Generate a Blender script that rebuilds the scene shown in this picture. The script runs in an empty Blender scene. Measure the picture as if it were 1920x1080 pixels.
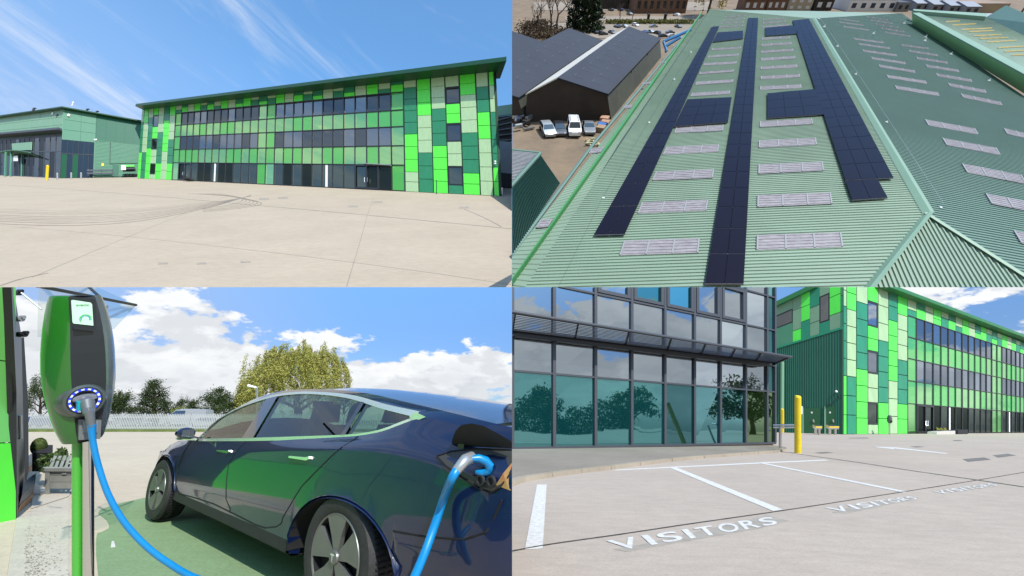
import bpy, bmesh, math, random
import numpy as np
from mathutils import Vector, Matrix
PI = math.pi
scene = bpy.context.scene
COL = scene.collection
# ---------------------------------------------------------------- camera
F = 800.0                                   # focal length in photograph pixels (36 mm over 1920)
TH = math.atan(248 / F)                     # the camera looks up a little: level ground has its horizon at row 788
CT, ST = math.cos(TH), math.sin(TH)
cam = bpy.data.cameras.new('camera')
cam_ob = bpy.data.objects.new('camera', cam)
COL.objects.link(cam_ob)
cam.sensor_width = 36; cam.lens = 15.0
cam.clip_start = 0.05; cam.clip_end = 9000
cam_ob.rotation_euler = (PI / 2 + TH, 0, 0)
scene.camera = cam_ob
# ---------------------------------------------------------------- light
SUN = Vector((0.38, -0.645, 0.664)).normalized()
sun = bpy.data.lights.new('sun', 'SUN'); sun.energy = 4.6; sun.angle = math.radians(0.55); sun.color = (1, 0.955, 0.89)
sun_ob = bpy.data.objects.new('sun', sun); COL.objects.link(sun_ob)
sun_ob.rotation_euler = SUN.to_track_quat('Z', 'Y').to_euler()
scene.view_settings.view_transform = 'Standard'
scene.view_settings.look = 'None'
scene.view_settings.exposure = 0.35
scene.view_settings.gamma = 1
scene.render.engine = 'CYCLES'
scene.cycles.max_bounces = 8
scene.cycles.transparent_max_bounces = 16
world = bpy.data.worlds.new('World'); scene.world = world; world.use_nodes = True
def build_sky():
    nt = world.node_tree; N = nt.nodes; Lk = nt.links
    N.clear()
    def val(x):
        return x
    def math_(op, a, b=None, c=None, clamp=False):
        n = N.new('ShaderNodeMath'); n.operation = op; n.use_clamp = clamp
        for i, x in enumerate((a, b, c)):
            if x is None: continue
            if isinstance(x, (int, float)): n.inputs[i].default_value = x
            else: Lk.new(x, n.inputs[i])
        return n.outputs[0]
    def smooth(x, a, b, lo=0.0, hi=1.0):
        n = N.new('ShaderNodeMapRange'); n.interpolation_type = 'SMOOTHSTEP'
        Lk.new(x, n.inputs['Value'])
        for k, v in (('From Min', a), ('From Max', b), ('To Min', lo), ('To Max', hi)):
            if isinstance(v, (int, float)): n.inputs[k].default_value = v
            else: Lk.new(v, n.inputs[k])
        return n.outputs[0]
    def noise(vec, scale, detail=8, rough=0.55, dist=0.0):
        n = N.new('ShaderNodeTexNoise'); n.inputs['Scale'].default_value = scale
        n.inputs['Detail'].default_value = detail; n.inputs['Roughness'].default_value = rough
        n.inputs['Distortion'].default_value = dist
        Lk.new(vec, n.inputs['Vector']); return n.outputs['Fac']
    def mapping(vec, loc=(0, 0, 0), rot=(0, 0, 0), sc=(1, 1, 1)):
        n = N.new('ShaderNodeMapping'); n.inputs['Location'].default_value = loc
        n.inputs['Rotation'].default_value = rot; n.inputs['Scale'].default_value = sc
        Lk.new(vec, n.inputs['Vector']); return n.outputs[0]
    def mixc(f, a, b):
        n = N.new('ShaderNodeMix'); n.data_type = 'RGBA'
        if isinstance(f, (int, float)): n.inputs[0].default_value = f
        else: Lk.new(f, n.inputs[0])
        for i, x in ((6, a), (7, b)):
            if isinstance(x, tuple): n.inputs[i].default_value = (*x, 1)
            else: Lk.new(x, n.inputs[i])
        return n.outputs[2]
    tc = N.new('ShaderNodeTexCoord'); d = tc.outputs['Generated']
    sx = N.new('ShaderNodeSeparateXYZ'); Lk.new(d, sx.inputs[0])
    x, y, z = sx.outputs
    sky = N.new('ShaderNodeTexSky'); sky.sky_type = 'NISHITA'; sky.sun_disc = False
    sky.sun_elevation = math.asin(SUN.z); sky.sun_rotation = math.atan2(SUN.x, SUN.y) % (2 * PI)
    sky.air_density = 1.0; sky.dust_density = 0.6; sky.ozone_density = 1.6
    # cumulus low over the horizon, all round; thin streaks high up
    m1 = mapping(d, (0.37, 1.9, 0.0), (0, 0, 0), (1, 1, 2.3))
    n1 = noise(m1, 5.6, 12, 0.58, 0.1)
    m1b = mapping(d, (0.37 - 0.02, 1.9 - 0.04, 0.085), (0, 0, 0), (1, 1, 2.3))
    n1b = noise(m1b, 5.6, 7, 0.55, 0.1)
    ax = math_('ABSOLUTE', math_('ADD', x, 0.02))
    t0 = smooth(z, 0.05, 0.36, 0.365, 0.75)
    hole = smooth(ax, 0.1, 0.62, 0.10, -0.055)
    t1 = math_('ADD', t0, math_('MULTIPLY', hole, smooth(z, 0.10, 0.2)))
    t1 = math_('ADD', t1, smooth(y, -0.5, 0.15, -0.11, 0.0))
    dens = smooth(n1, t1, math_('ADD', t1, 0.05))
    lit = smooth(math_('SUBTRACT', n1, n1b), -0.05, 0.06)
    core = smooth(math_('SUBTRACT', n1, t1), 0.06, 0.30, 1.0, 0.62)
    lum = math_('MULTIPLY', math_('ADD', math_('MULTIPLY', lit, 0.45), 0.55), core)
    ccol = mixc(lum, (2.6, 2.85, 3.2), (5.2, 5.3, 5.4))
    mw = mapping(d, (0.2, 0.4, 0.9), (0.35, 0.5, 0.75), (1.0, 4.2, 2.2))
    pc = math_('SUBTRACT', math_('MULTIPLY', x, 0.92), math_('MULTIPLY', z, 0.40)); qc = math_('ADD', math_('MULTIPLY', x, 0.40), math_('MULTIPLY', z, 0.92))
    cv = N.new('ShaderNodeCombineXYZ'); Lk.new(math_('MULTIPLY', pc, 1.6), cv.inputs[0]); Lk.new(math_('MULTIPLY', qc, 7.5), cv.inputs[1]); Lk.new(y, cv.inputs[2])
    nw = noise(cv.outputs[0], 1.7, 10, 0.63, 0.5)
    nb = noise(mapping(d, (3.1, 0.5, 0.2)), 1.6, 2, 0.5)
    wl = smooth(x, -0.75, -0.15, 0.16, 0.0)
    wisp = smooth(math_('ADD', math_('ADD', nw, wl), math_('MULTIPLY', math_('SUBTRACT', nb, 0.5), 0.35)), 0.56, 0.86)
    wisp = math_('MULTIPLY', math_('MULTIPLY', wisp, 0.7), smooth(z, 0.3, 0.42))
    hz = math_('MULTIPLY', smooth(x, -0.72, -0.3, 0.42, 0.0), smooth(z, 0.35, 0.75, 1.0, 0.1))
    tint = N.new('ShaderNodeMix'); tint.data_type = 'RGBA'; tint.blend_type = 'MULTIPLY'; tint.inputs[0].default_value = 1
    Lk.new(sky.outputs[0], tint.inputs[6]); Lk.new(mixc(smooth(z, 0.1, 0.62), (0.36, 0.48, 0.71), (1.12, 1.62, 1.80)), tint.inputs[7])
    c = mixc(hz, tint.outputs[2], (2.9, 3.35, 4.3))
    c = mixc(wisp, c, (4.6, 4.9, 5.4))
    c = mixc(dens, c, ccol)
    low = smooth(z, -0.02, 0.015)
    c = mixc(low, (2.2, 2.4, 2.5), c)
    bg = N.new('ShaderNodeBackground'); bg.inputs['Strength'].default_value = 0.15
    Lk.new(c, bg.inputs['Color'])
    out = N.new('ShaderNodeOutputWorld'); Lk.new(bg.outputs[0], out.inputs['Surface'])
build_sky()
# ---------------------------------------------------------------- sight lines, planes
def C2W(p):
    return Vector((p[0], p[1] * CT - p[2] * ST, p[1] * ST + p[2] * CT))
def ray(u, v):
    return C2W(((u - 960) / F, 1.0, (540 - v) / F))
def at(u, v, depth):
    return ray(u, v) * depth
class Pl:                                   # plane n.p = d, n towards the viewer's side
    def __init__(s, n, d): s.n = Vector(n); k = s.n.length; s.n /= k; s.d = d / k
    def hit(s, u, v, off=0.0):
        r = ray(u, v); return r * ((s.d + off) / s.n.dot(r))
    def drop(s, p): return p - s.n * (s.n.dot(p) - s.d)
def tilted(h0, h1, uc, E):                  # a sloping plane with the horizon row h0 + h1 (u - uc), E below the eye
    n = C2W((-h1 * F, 540 - h0 - h1 * (960 - uc), -F))
    return Pl(-n, -E * F)
def wall_plane(a, b):                       # upright plane through two foot points, facing the camera
    n = (b - a).cross(Vector((0, 0, 1)))
    if n.dot(-a) < 0: n = -n
    return Pl(n, n.dot(a))
CAMV = C2W((0, 0, 1)); CAMF = C2W((0, 1, 0)); CAMX = Vector((1, 0, 0))
BORDER = {'L': (Vector((0, 0, 0)), Vector((-1, 0, 0))), 'R': (Vector((0, 0, 0)), Vector((1, 0, 0)))}
nT = C2W((0, -(540 - 538.5) / F, 1.0))
BORDER['T'] = (Vector((0, 0, 0)), nT); BORDER['B'] = (Vector((0, 0, 0)), -nT)
# ---------------------------------------------------------------- mesh helpers
BASE = {}
class MB:
    def __init__(s): s.v = []; s.f = []
    def add(s, vs, fs):
        o = len(s.v); s.v += [tuple(p) for p in vs]; s.f += [tuple(i + o for i in f) for f in fs]
    def quad(s, *p): s.add(p, [tuple(range(len(p)))])
    def hexa(s, p):                          # 8 points: bottom ring 0-3, top ring 4-7
        s.add(p, [(3, 2, 1, 0), (4, 5, 6, 7), (0, 1, 5, 4), (1, 2, 6, 5), (2, 3, 7, 6), (3, 0, 4, 7)])
    def box(s, c, h, X=Vector((1, 0, 0)), Y=Vector((0, 1, 0)), Z=Vector((0, 0, 1))):
        c = Vector(c); X = X * h[0]; Y = Y * h[1]; Z = Z * h[2]
        s.hexa([c - X - Y - Z, c + X - Y - Z, c + X + Y - Z, c - X + Y - Z, c - X - Y + Z, c + X - Y + Z, c + X + Y + Z, c - X + Y + Z])
    def prism(s, low, top):
        n = len(low); s.add(list(low) + list(top), [tuple(range(n - 1, -1, -1)), tuple(range(n, 2 * n))] + [(i, (i + 1) % n, n + (i + 1) % n, n + i) for i in range(n)])
    def tube(s, path, r, seg=8, cap=True, flat=1.0):
        path = [Vector(p) for p in path]; n = len(path); rings = []
        up = None
        for i, p in enumerate(path):
            t = (path[min(i + 1, n - 1)] - path[max(i - 1, 0)]).normalized()
            if up is None: up = Vector((0, 0, 1)) if abs(t.z) < 0.9 else Vector((0, 1, 0))
            a = t.cross(up).normalized(); b = a.cross(t).normalized(); up = b
            rr = r[i] if hasattr(r, '__len__') else r
            rings.append([p + (a * math.cos(2 * PI * k / seg) + b * math.sin(2 * PI * k / seg) * flat) * rr for k in range(seg)])
        vs = [q for R in rings for q in R]
        fs = [(i * seg + k, i * seg + (k + 1) % seg, (i + 1) * seg + (k + 1) % seg, (i + 1) * seg + k) for i in range(n - 1) for k in range(seg)]
        if cap: fs += [tuple(range(seg - 1, -1, -1)), tuple(range((n - 1) * seg, n * seg))]
        s.add(vs, fs)
    def lathe(s, prof, c, A, X, Y, seg=24, sx=1, sy=1, a0=0, a1=2 * PI):   # prof: (radius, along A)
        c = Vector(c); full = abs(a1 - a0 - 2 * PI) < 1e-6; m = seg if full else seg + 1
        vs = [c + A * h + (X * math.cos(a0 + (a1 - a0) * k / seg) * sx + Y * math.sin(a0 + (a1 - a0) * k / seg) * sy) * r for r, h in prof for k in range(m)]
        fs = [(i * m + k, i * m + (k + 1) % m, (i + 1) * m + (k + 1) % m, (i + 1) * m + k) for i in range(len(prof) - 1) for k in range(seg)]
        s.add(vs, fs)
    def grid(s, rows):
        n = len(rows[0]); s.add([p for r in rows for p in r], [(i * n + j, i * n + j + 1, (i + 1) * n + j + 1, (i + 1) * n + j) for i in range(len(rows) - 1) for j in range(n - 1)])
    def slab(s, px, pl, d0, d1):
        s.prism([pl.hit(u, v) + pl.n * d0 for u, v in px], [pl.hit(u, v) + pl.n * d1 for u, v in px])
    def build(s, name, mat, parent=None, smooth=False, clip='', weld=False, mats=None, mi=None, local=False):
        b = Vector((0, 0, 0)) if parent is None or local else BASE.get(parent.name, Vector((0, 0, 0)))
        me = bpy.data.meshes.new(name)
        me.from_pydata([(p[0] - b.x, p[1] - b.y, p[2] - b.z) for p in s.v], [], s.f)
        if mats:
            for m in mats: me.materials.append(m)
            for i, p in enumerate(me.polygons): p.material_index = mi[i]
        else: me.materials.append(mat)
        if clip or weld or smooth or True:
            bm = bmesh.new(); bm.from_mesh(me)
            if weld or smooth: bmesh.ops.remove_doubles(bm, verts=bm.verts, dist=1e-5)
            for c in clip:
                co, no = BORDER[c]
                bmesh.ops.bisect_plane(bm, geom=bm.verts[:] + bm.edges[:] + bm.faces[:], plane_co=co - b, plane_no=no, clear_inner=True, dist=1e-6)
            bmesh.ops.recalc_face_normals(bm, faces=bm.faces[:])
            bm.to_mesh(me); bm.free()
        if smooth:
            for p in me.polygons: p.use_smooth = True
        me.update()
        o = bpy.data.objects.new(name, me); COL.objects.link(o)
        if parent is not None:
            o.parent = parent; BASE[o.name] = b
        else:
            BASE[o.name] = Vector((0, 0, 0))
        if len(me.vertices) == 0:
            bpy.data.objects.remove(o); return None
        if smooth:
            try:
                me.set_sharp_from_angle(angle=math.radians(38))
            except Exception: pass
        return o
def tag(o, label=None, cat=None, group=None, kind=None):
    if o is None: return o
    if label: o['label'] = label
    if cat: o['category'] = cat
    if group: o['group'] = group
    if kind: o['kind'] = kind
    return o
def thing(name, label, cat, loc=(0, 0, 0), group=None, axes=None, scale=1.0):
    o = bpy.data.objects.new(name, None); COL.objects.link(o)
    o.empty_display_size = 0.1
    loc = Vector(loc)
    if axes:
        X, Y, Z = axes
        o.matrix_world = Matrix(((X.x * scale, Y.x * scale, Z.x * scale, loc.x), (X.y * scale, Y.y * scale, Z.y * scale, loc.y), (X.z * scale, Y.z * scale, Z.z * scale, loc.z), (0, 0, 0, 1)))
        BASE[o.name] = Vector((0, 0, 0))
    else:
        o.location = loc; BASE[o.name] = loc
    return tag(o, label, cat, group)
def structure(o): return tag(o, kind='structure')
def copy_tree(o, parent=None):
    c = o.copy(); COL.objects.link(c)
    BASE[c.name] = BASE.get(o.name, Vector((0, 0, 0)))
    if parent is not None: c.parent = parent
    for ch in list(o.children): copy_tree(ch, c)
    return c
def place(o, loc, X, Y, Z, scale):
    loc = Vector(loc)
    o.matrix_world = Matrix(((X.x * scale, Y.x * scale, Z.x * scale, loc.x), (X.y * scale, Y.y * scale, Z.y * scale, loc.y), (X.z * scale, Y.z * scale, Z.z * scale, loc.z), (0, 0, 0, 1)))
class Fac:                                   # a flat front seen in perspective: (s, t) in 0..1 along and up, d out of it
    def __init__(s, quad, pl):
        s.pl = pl
        A = []; b = []
        for (x, y), (u, v) in zip(((0, 0), (1, 0), (1, 1), (0, 1)), quad):
            A += [[x, y, 1, 0, 0, 0, -u * x, -u * y], [0, 0, 0, x, y, 1, -v * x, -v * y]]; b += [u, v]
        h = np.linalg.solve(np.array(A, float), np.array(b, float)); s.H = np.append(h, 1).reshape(3, 3); s.Hi = np.linalg.inv(s.H)
    def px(s, a, t):
        p = s.H @ (a, t, 1); return p[0] / p[2], p[1] / p[2]
    def st(s, u, v):
        p = s.Hi @ (u, v, 1); return p[0] / p[2], p[1] / p[2]
    def P(s, a, t, d=0.0):
        return s.pl.hit(*s.px(a, t)) + s.pl.n * d
    def box(s, mb, s0, s1, t0, t1, d0, d1):
        mb.hexa([s.P(s0, t0, d0), s.P(s1, t0, d0), s.P(s1, t1, d0), s.P(s0, t1, d0), s.P(s0, t0, d1), s.P(s1, t0, d1), s.P(s1, t1, d1), s.P(s0, t1, d1)])
    def quad(s, mb, s0, s1, t0, t1, d=0.0, wob=0.0, rnd=random):
        mb.quad(*[s.P(a, t, d + wob * rnd.uniform(-1, 1)) for a, t in ((s0, t0), (s1, t0), (s1, t1), (s0, t1))])
# ---------------------------------------------------------------- materials
def new_mat(name):
    m = bpy.data.materials.new(name); m.use_nodes = True; nt = m.node_tree
    return m, nt.nodes, nt.links, nt.nodes['Principled BSDF']
def M(name, col, rough=0.6, metal=0.0, var=0.0, vs=3.0, bump=0.0, bs=20.0, coat=0.0, spec=0.5, col2=None, em=None, ems=0.0, island=0.0, stretch=(1, 1, 1)):
    m, N, Lk, P = new_mat(name)
    P.inputs['Base Color'].default_value = (*col, 1); P.inputs['Roughness'].default_value = rough
    P.inputs['Metallic'].default_value = metal; P.inputs['Specular IOR Level'].default_value = spec
    P.inputs['Coat Weight'].default_value = coat; P.inputs['Coat Roughness'].default_value = 0.03
    if em: P.inputs['Emission Color'].default_value = (*em, 1); P.inputs['Emission Strength'].default_value = ems
    tc = N.new('ShaderNodeTexCoord')
    mp = N.new('ShaderNodeMapping'); mp.inputs['Scale'].default_value = stretch; Lk.new(tc.outputs['Object'], mp.inputs[0])
    if var > 0 or col2 or island > 0:
        n = N.new('ShaderNodeTexNoise'); n.inputs['Scale'].default_value = vs; n.inputs['Detail'].default_value = 6; n.inputs['Roughness'].default_value = 0.6
        Lk.new(mp.outputs[0], n.inputs['Vector'])
        mr = N.new('ShaderNodeMapRange'); mr.inputs['From Min'].default_value = 0.3; mr.inputs['From Max'].default_value = 0.7
        if island > 0:
            g = N.new('ShaderNodeNewGeometry'); ma = N.new('ShaderNodeMath'); ma.operation = 'MULTIPLY_ADD'
            Lk.new(g.outputs['Random Per Island'], ma.inputs[0]); ma.inputs[1].default_value = island
            sb = N.new('ShaderNodeMath'); sb.operation = 'SUBTRACT'; Lk.new(n.outputs['Fac'], sb.inputs[0]); sb.inputs[1].default_value = island / 2
            Lk.new(sb.outputs[0], ma.inputs[2]); Lk.new(ma.outputs[0], mr.inputs['Value'])
        else: Lk.new(n.outputs['Fac'], mr.inputs['Value'])
        mx = N.new('ShaderNodeMix'); mx.data_type = 'RGBA'
        c2 = col2 or tuple(c * (1 - var) for c in col); c1 = col if col2 else tuple(min(1, c * (1 + var)) for c in col)
        mx.inputs[6].default_value = (*c1, 1); mx.inputs[7].default_value = (*c2, 1)
        Lk.new(mr.outputs[0], mx.inputs[0]); Lk.new(mx.outputs[2], P.inputs['Base Color'])
    if bump > 0:
        n = N.new('ShaderNodeTexNoise'); n.inputs['Scale'].default_value = bs; n.inputs['Detail'].default_value = 5
        Lk.new(mp.outputs[0], n.inputs['Vector']); b = N.new('ShaderNodeBump'); b.inputs['Strength'].default_value = bump; b.inputs['Distance'].default_value = 0.02
        Lk.new(n.outputs['Fac'], b.inputs['Height']); Lk.new(b.outputs[0], P.inputs['Normal'])
    return m
def mirror(name, body, tint, fac, rough=0.015, wav=0.0, ws=0.4, mxf=0.8):          # coated glass: part mirror, part tinted depth behind
    m, N, Lk, P = new_mat(name); N.remove(P)
    d = N.new('ShaderNodeBsdfDiffuse'); d.inputs[0].default_value = (*body, 1)
    g = N.new('ShaderNodeBsdfGlossy'); g.inputs[0].default_value = (*tint, 1); g.inputs['Roughness'].default_value = rough
    fr = N.new('ShaderNodeLayerWeight'); fr.inputs[0].default_value = 0.35
    mr = N.new('ShaderNodeMapRange'); Lk.new(fr.outputs['Fresnel'], mr.inputs[0]); mr.inputs['To Min'].default_value = fac; mr.inputs['To Max'].default_value = mxf
    mx = N.new('ShaderNodeMixShader'); Lk.new(mr.outputs[0], mx.inputs[0]); Lk.new(d.outputs[0], mx.inputs[1]); Lk.new(g.outputs[0], mx.inputs[2])
    if wav:
        tc = N.new('ShaderNodeTexCoord'); n = N.new('ShaderNodeTexNoise'); n.inputs['Scale'].default_value = ws; n.inputs['Detail'].default_value = 1
        Lk.new(tc.outputs['Object'], n.inputs['Vector']); b = N.new('ShaderNodeBump'); b.inputs['Strength'].default_value = wav; b.inputs['Distance'].default_value = 0.1
        Lk.new(n.outputs['Fac'], b.inputs['Height']); Lk.new(b.outputs[0], g.inputs['Normal'])
    Lk.new(mx.outputs[0], N['Material Output'].inputs[0])
    return m
def concrete(name, c1, c2, S=1.0, rough=0.85, fine=0.12, bump=0.25, stain=0.5):
    m, N, Lk, P = new_mat(name); P.inputs['Roughness'].default_value = rough; P.inputs['Specular IOR Level'].default_value = 0.25
    tc = N.new('ShaderNodeTexCoord')
    def nz(scale, detail, rough=0.6, sc=(1, 1, 1)):
        mp = N.new('ShaderNodeMapping'); mp.inputs['Scale'].default_value = sc; Lk.new(tc.outputs['Object'], mp.inputs[0])
        n = N.new('ShaderNodeTexNoise'); n.inputs['Scale'].default_value = scale / S; n.inputs['Detail'].default_value = detail; n.inputs['Roughness'].default_value = rough
        Lk.new(mp.outputs[0], n.inputs['Vector']); return n.outputs['Fac']
    def mr(x, a, b, lo, hi):
        n = N.new('ShaderNodeMapRange'); n.inputs[1].default_value = a; n.inputs[2].default_value = b; n.inputs[3].default_value = lo; n.inputs[4].default_value = hi; Lk.new(x, n.inputs[0]); return n.outputs[0]
    mx = N.new('ShaderNodeMix'); mx.data_type = 'RGBA'; mx.inputs[6].default_value = (*c1, 1); mx.inputs[7].default_value = (*c2, 1)
    Lk.new(mr(nz(0.35, 7, 0.62), 0.35, 0.7, 0, stain), mx.inputs[0])
    def mul(col, f):
        n = N.new('ShaderNodeMix'); n.data_type = 'RGBA'; n.blend_type = 'MULTIPLY'; n.inputs[0].default_value = 1
        Lk.new(col, n.inputs[6]); cc = N.new('ShaderNodeCombineColor')
        for i in range(3): Lk.new(f, cc.inputs[i])
        Lk.new(cc.outputs[0], n.inputs[7]); return n.outputs[2]
    c = mul(mx.outputs[2], mr(nz(45, 4, 0.7), 0.3, 0.7, 1 - fine, 1 + fine * 0.6))
    c = mul(c, mr(nz(3.0, 8, 0.7, (1, 2.6, 1)), 0.30, 0.62, 0.90, 1.04))
    vo = N.new('ShaderNodeTexVoronoi'); vo.inputs['Scale'].default_value = 7 / S; Lk.new(tc.outputs['Object'], vo.inputs['Vector'])
    c = mul(c, mr(vo.outputs['Distance'], 0.02, 0.07, 0.78, 1.0))
    Lk.new(c, P.inputs['Base Color'])
    b = N.new('ShaderNodeBump'); b.inputs['Strength'].default_value = bump; b.inputs['Distance'].default_value = 0.01 * S
    Lk.new(nz(60, 4, 0.7), b.inputs['Height']); Lk.new(b.outputs[0], P.inputs['Normal'])
    return m
def glass_clear(name, tint, refl=0.12, rough=0.0):
    m, N, Lk, P = new_mat(name); N.remove(P)
    t = N.new('ShaderNodeBsdfTransparent'); t.inputs[0].default_value = (*tint, 1)
    g = N.new('ShaderNodeBsdfGlossy'); g.inputs['Roughness'].default_value = rough; g.inputs[0].default_value = (1, 1, 1, 1)
    fr = N.new('ShaderNodeFresnel'); gg = N.new('ShaderNodeNewGeometry'); ii = N.new('ShaderNodeMapRange'); Lk.new(gg.outputs['Backfacing'], ii.inputs[0]); ii.inputs['To Min'].default_value = 1.4; ii.inputs['To Max'].default_value = 1 / 1.4; Lk.new(ii.outputs[0], fr.inputs[0])
    mr = N.new('ShaderNodeMapRange'); Lk.new(fr.outputs[0], mr.inputs[0]); mr.inputs['From Min'].default_value = 0.0; mr.inputs['To Min'].default_value = refl; mr.inputs['To Max'].default_value = 0.9
    mx = N.new('ShaderNodeMixShader'); Lk.new(mr.outputs[0], mx.inputs[0]); Lk.new(t.outputs[0], mx.inputs[1]); Lk.new(g.outputs[0], mx.inputs[2])
    Lk.new(mx.outputs[0], N['Material Output'].inputs[0]); return m
def leaf_mat(name, dark, light):
    m, N, Lk, P = new_mat(name); P.inputs['Roughness'].default_value = 0.6; P.inputs['Specular IOR Level'].default_value = 0.25
    g = N.new('ShaderNodeNewGeometry'); mx = N.new('ShaderNodeMix'); mx.data_type = 'RGBA'
    mx.inputs[6].default_value = (*dark, 1); mx.inputs[7].default_value = (*light, 1)
    Lk.new(g.outputs['Random Per Island'], mx.inputs[0]); Lk.new(mx.outputs[2], P.inputs['Base Color'])
    tr = N.new('ShaderNodeBsdfTranslucent'); Lk.new(mx.outputs[2], tr.inputs[0])
    ms = N.new('ShaderNodeMixShader'); ms.inputs[0].default_value = 0.3; Lk.new(P.outputs[0], ms.inputs[1]); Lk.new(tr.outputs[0], ms.inputs[2])
    Lk.new(ms.outputs[0], N['Material Output'].inputs[0]); return m
LIME = M('lime cladding', (0.10, 0.74, 0.055), 0.38, var=0.10, vs=1.1, stretch=(1, 1, .2))
PALE = M('pale green cladding', (0.36, 0.53, 0.29), 0.42, var=0.09, vs=1.1, stretch=(1, 1, .2))
DARK = M('dark green cladding', (0.022, 0.205, 0.09), 0.38, var=0.12, vs=1.1, stretch=(1, 1, .2))
LIME4 = M('lime sheet', (0.075, 0.66, 0.06), 0.38, var=0.10, vs=1.1, stretch=(1, 1, .2))
PALE4 = M('pale green sheet', (0.31, 0.46, 0.25), 0.42, var=0.09, vs=1.1, stretch=(1, 1, .2))
DARK4 = M('teal green sheet', (0.008, 0.2, 0.105), 0.38, var=0.12, vs=1.1, stretch=(1, 1, .2))
BACKING = M('dark green backing', (0.02, 0.06, 0.03), 0.8)  # dark green wall behind the panels, showing in the joints
EAVE = M('dark green fascia', (0.006, 0.055, 0.02), 0.4, var=0.05)
FRAME = M('black aluminium', (0.012, 0.014, 0.017), 0.4)
FRAMEG = M('grey aluminium', (0.045, 0.05, 0.06), 0.45)
GLASS_W = mirror('grey coated glass', (0.020, 0.024, 0.024), (0.36, 0.38, 0.385), 0.32, wav=0.05, ws=0.25)
GLASS_G = mirror('green spandrel glass', (0.07, 0.40, 0.08), (0.55, 0.78, 0.36), 0.30, wav=0.05, ws=0.25)
GLASS_D = mirror('dark shopfront glass', (0.007, 0.010, 0.008), (0.30, 0.36, 0.32), 0.07, wav=0.05, mxf=0.45)
GLASS_W4 = mirror('sky blue coated glass', (0.02, 0.025, 0.03), (0.50, 0.56, 0.64), 0.50, wav=0.05, ws=0.4)
GLASS_G4 = mirror('mint spandrel glass', (0.05, 0.38, 0.09), (0.55, 0.85, 0.50), 0.42, wav=0.05, ws=0.4)
GLASS_LG = mirror('lime glass', (0.06, 0.36, 0.04), (0.5, 0.8, 0.45), 0.18)
WHITE = M('white paint', (0.78, 0.79, 0.77), 0.5, var=0.05, vs=4)
YELLOW = M('yellow paint', (0.72, 0.52, 0.015), 0.45, var=0.08, vs=5)
STEEL = M('brushed steel', (0.62, 0.62, 0.62), 0.28, metal=1.0)
GALV = M('galvanised steel', (0.42, 0.44, 0.45), 0.5, metal=0.6, var=0.15, vs=6)
BLACK = M('black rubber', (0.012, 0.012, 0.013), 0.75, var=0.2, vs=8)
BARK = M('bark', (0.07, 0.05, 0.035), 0.9, var=0.3, vs=3)
# ================================================================ FORECOURT with the green office front (upper left)
S1 = 8.0
G1 = tilted(298.0, 0.0, 960, 24.0)
CON1 = concrete('pale forecourt concrete', (0.36, 0.298, 0.225), (0.285, 0.235, 0.175), S=S1)
mb = MB(); mb.slab([(-1400, 538.5), (959.6, 538.5), (959.6, 310), (-1400, 310)], G1, -1.0, 0.0)
yard1 = structure(mb.build('forecourt', CON1, clip='LT'))
MARK = M('tyre rubber mark', (0.19, 0.16, 0.13), 0.9, var=0.15, vs=0.3)
JOINT = M('dark joint sealant', (0.10, 0.09, 0.08), 0.9, var=0.3, vs=0.4)
def strip_px(path, w, pl, d, mat, name, parent, clip='', n=14):    # a flat strip on a plane along a pixel path, w wide in metres
    pts = [pl.hit(u, v) for u, v in path]
    P = []
    for i in range(len(pts) - 1):                                  # Catmull-Rom
        p0, p1, p2, p3 = pts[max(i - 1, 0)], pts[i], pts[i + 1], pts[min(i + 2, len(pts) - 1)]
        for k in range(n):
            t = k / n; P.append(0.5 * ((2 * p1) + (p2 - p0) * t + (2 * p0 - 5 * p1 + 4 * p2 - p3) * t * t + (3 * p1 - p0 - 3 * p2 + p3) * t ** 3))
    P.append(pts[-1]); mb = MB(); rows = []
    rr = random.Random(len(path) * 7 + int(w * 100))
    for i, p in enumerate(P):
        t = (P[min(i + 1, len(P) - 1)] - P[max(i - 1, 0)]).normalized(); sd = pl.n.cross(t).normalized()
        ww = w * rr.uniform(0.8, 1.15); c = pl.drop(p) + pl.n * d
        rows.append([c - sd * ww / 2, c + sd * ww / 2])
    mb.grid(rows); return mb.build(name, mat, parent, clip=clip)
strip_px([(-60, 343), (0, 346.5), (150, 357), (300, 369), (480, 385), (640, 399), (800, 414), (959, 429)], 0.55, G1, 0.03, JOINT, 'joint', yard1, 'LT')
strip_px([(870, 392), (905, 407), (940, 425)], 0.3, G1, 0.034, JOINT, 'joint', yard1, 'LT')
strip_px([(0, 536), (40, 523), (90, 512)], 0.5, G1, 0.034, MARK, 'tyre_mark', yard1, 'LT')
for pth in ([(-40, 420), (200, 440), (480, 470), (760, 505), (959, 534)], [(430, 366), (360, 395), (250, 440), (60, 520)], [(700, 372), (690, 400), (676, 450), (650, 537)]):
    strip_px(pth, .16, G1, .024, MARK, 'joint', yard1, 'LT')
rr = random.Random(4)
for k in range(9):
    o = k * 3.3 + rr.uniform(-1, 1) - 6; e = k * 2.4
    strip_px([(-20, 398 + o), (120, 402 + o), (240, 398 + o * .9), (340, 388 + o * .6), (420, 376 + e * .3), (470, 368 - e * .1)], rr.uniform(.3, .8), G1, 0.036 + 0.003 * k, MARK, 'tyre_mark', yard1, 'LT')
for k in range(6):
    o = k * 2.6
    strip_px([(350 + k * 12, 363), (420 + k * 8, 367 + o * .4), (455 + k * 7, 374 + o * .6), (430 + k * 4, 384 + o * .5), (380, 391 + o * .5)], rr.uniform(.25, .5), G1, 0.07 + 0.003 * k, MARK, 'tyre_mark', yard1, 'LT')
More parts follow.
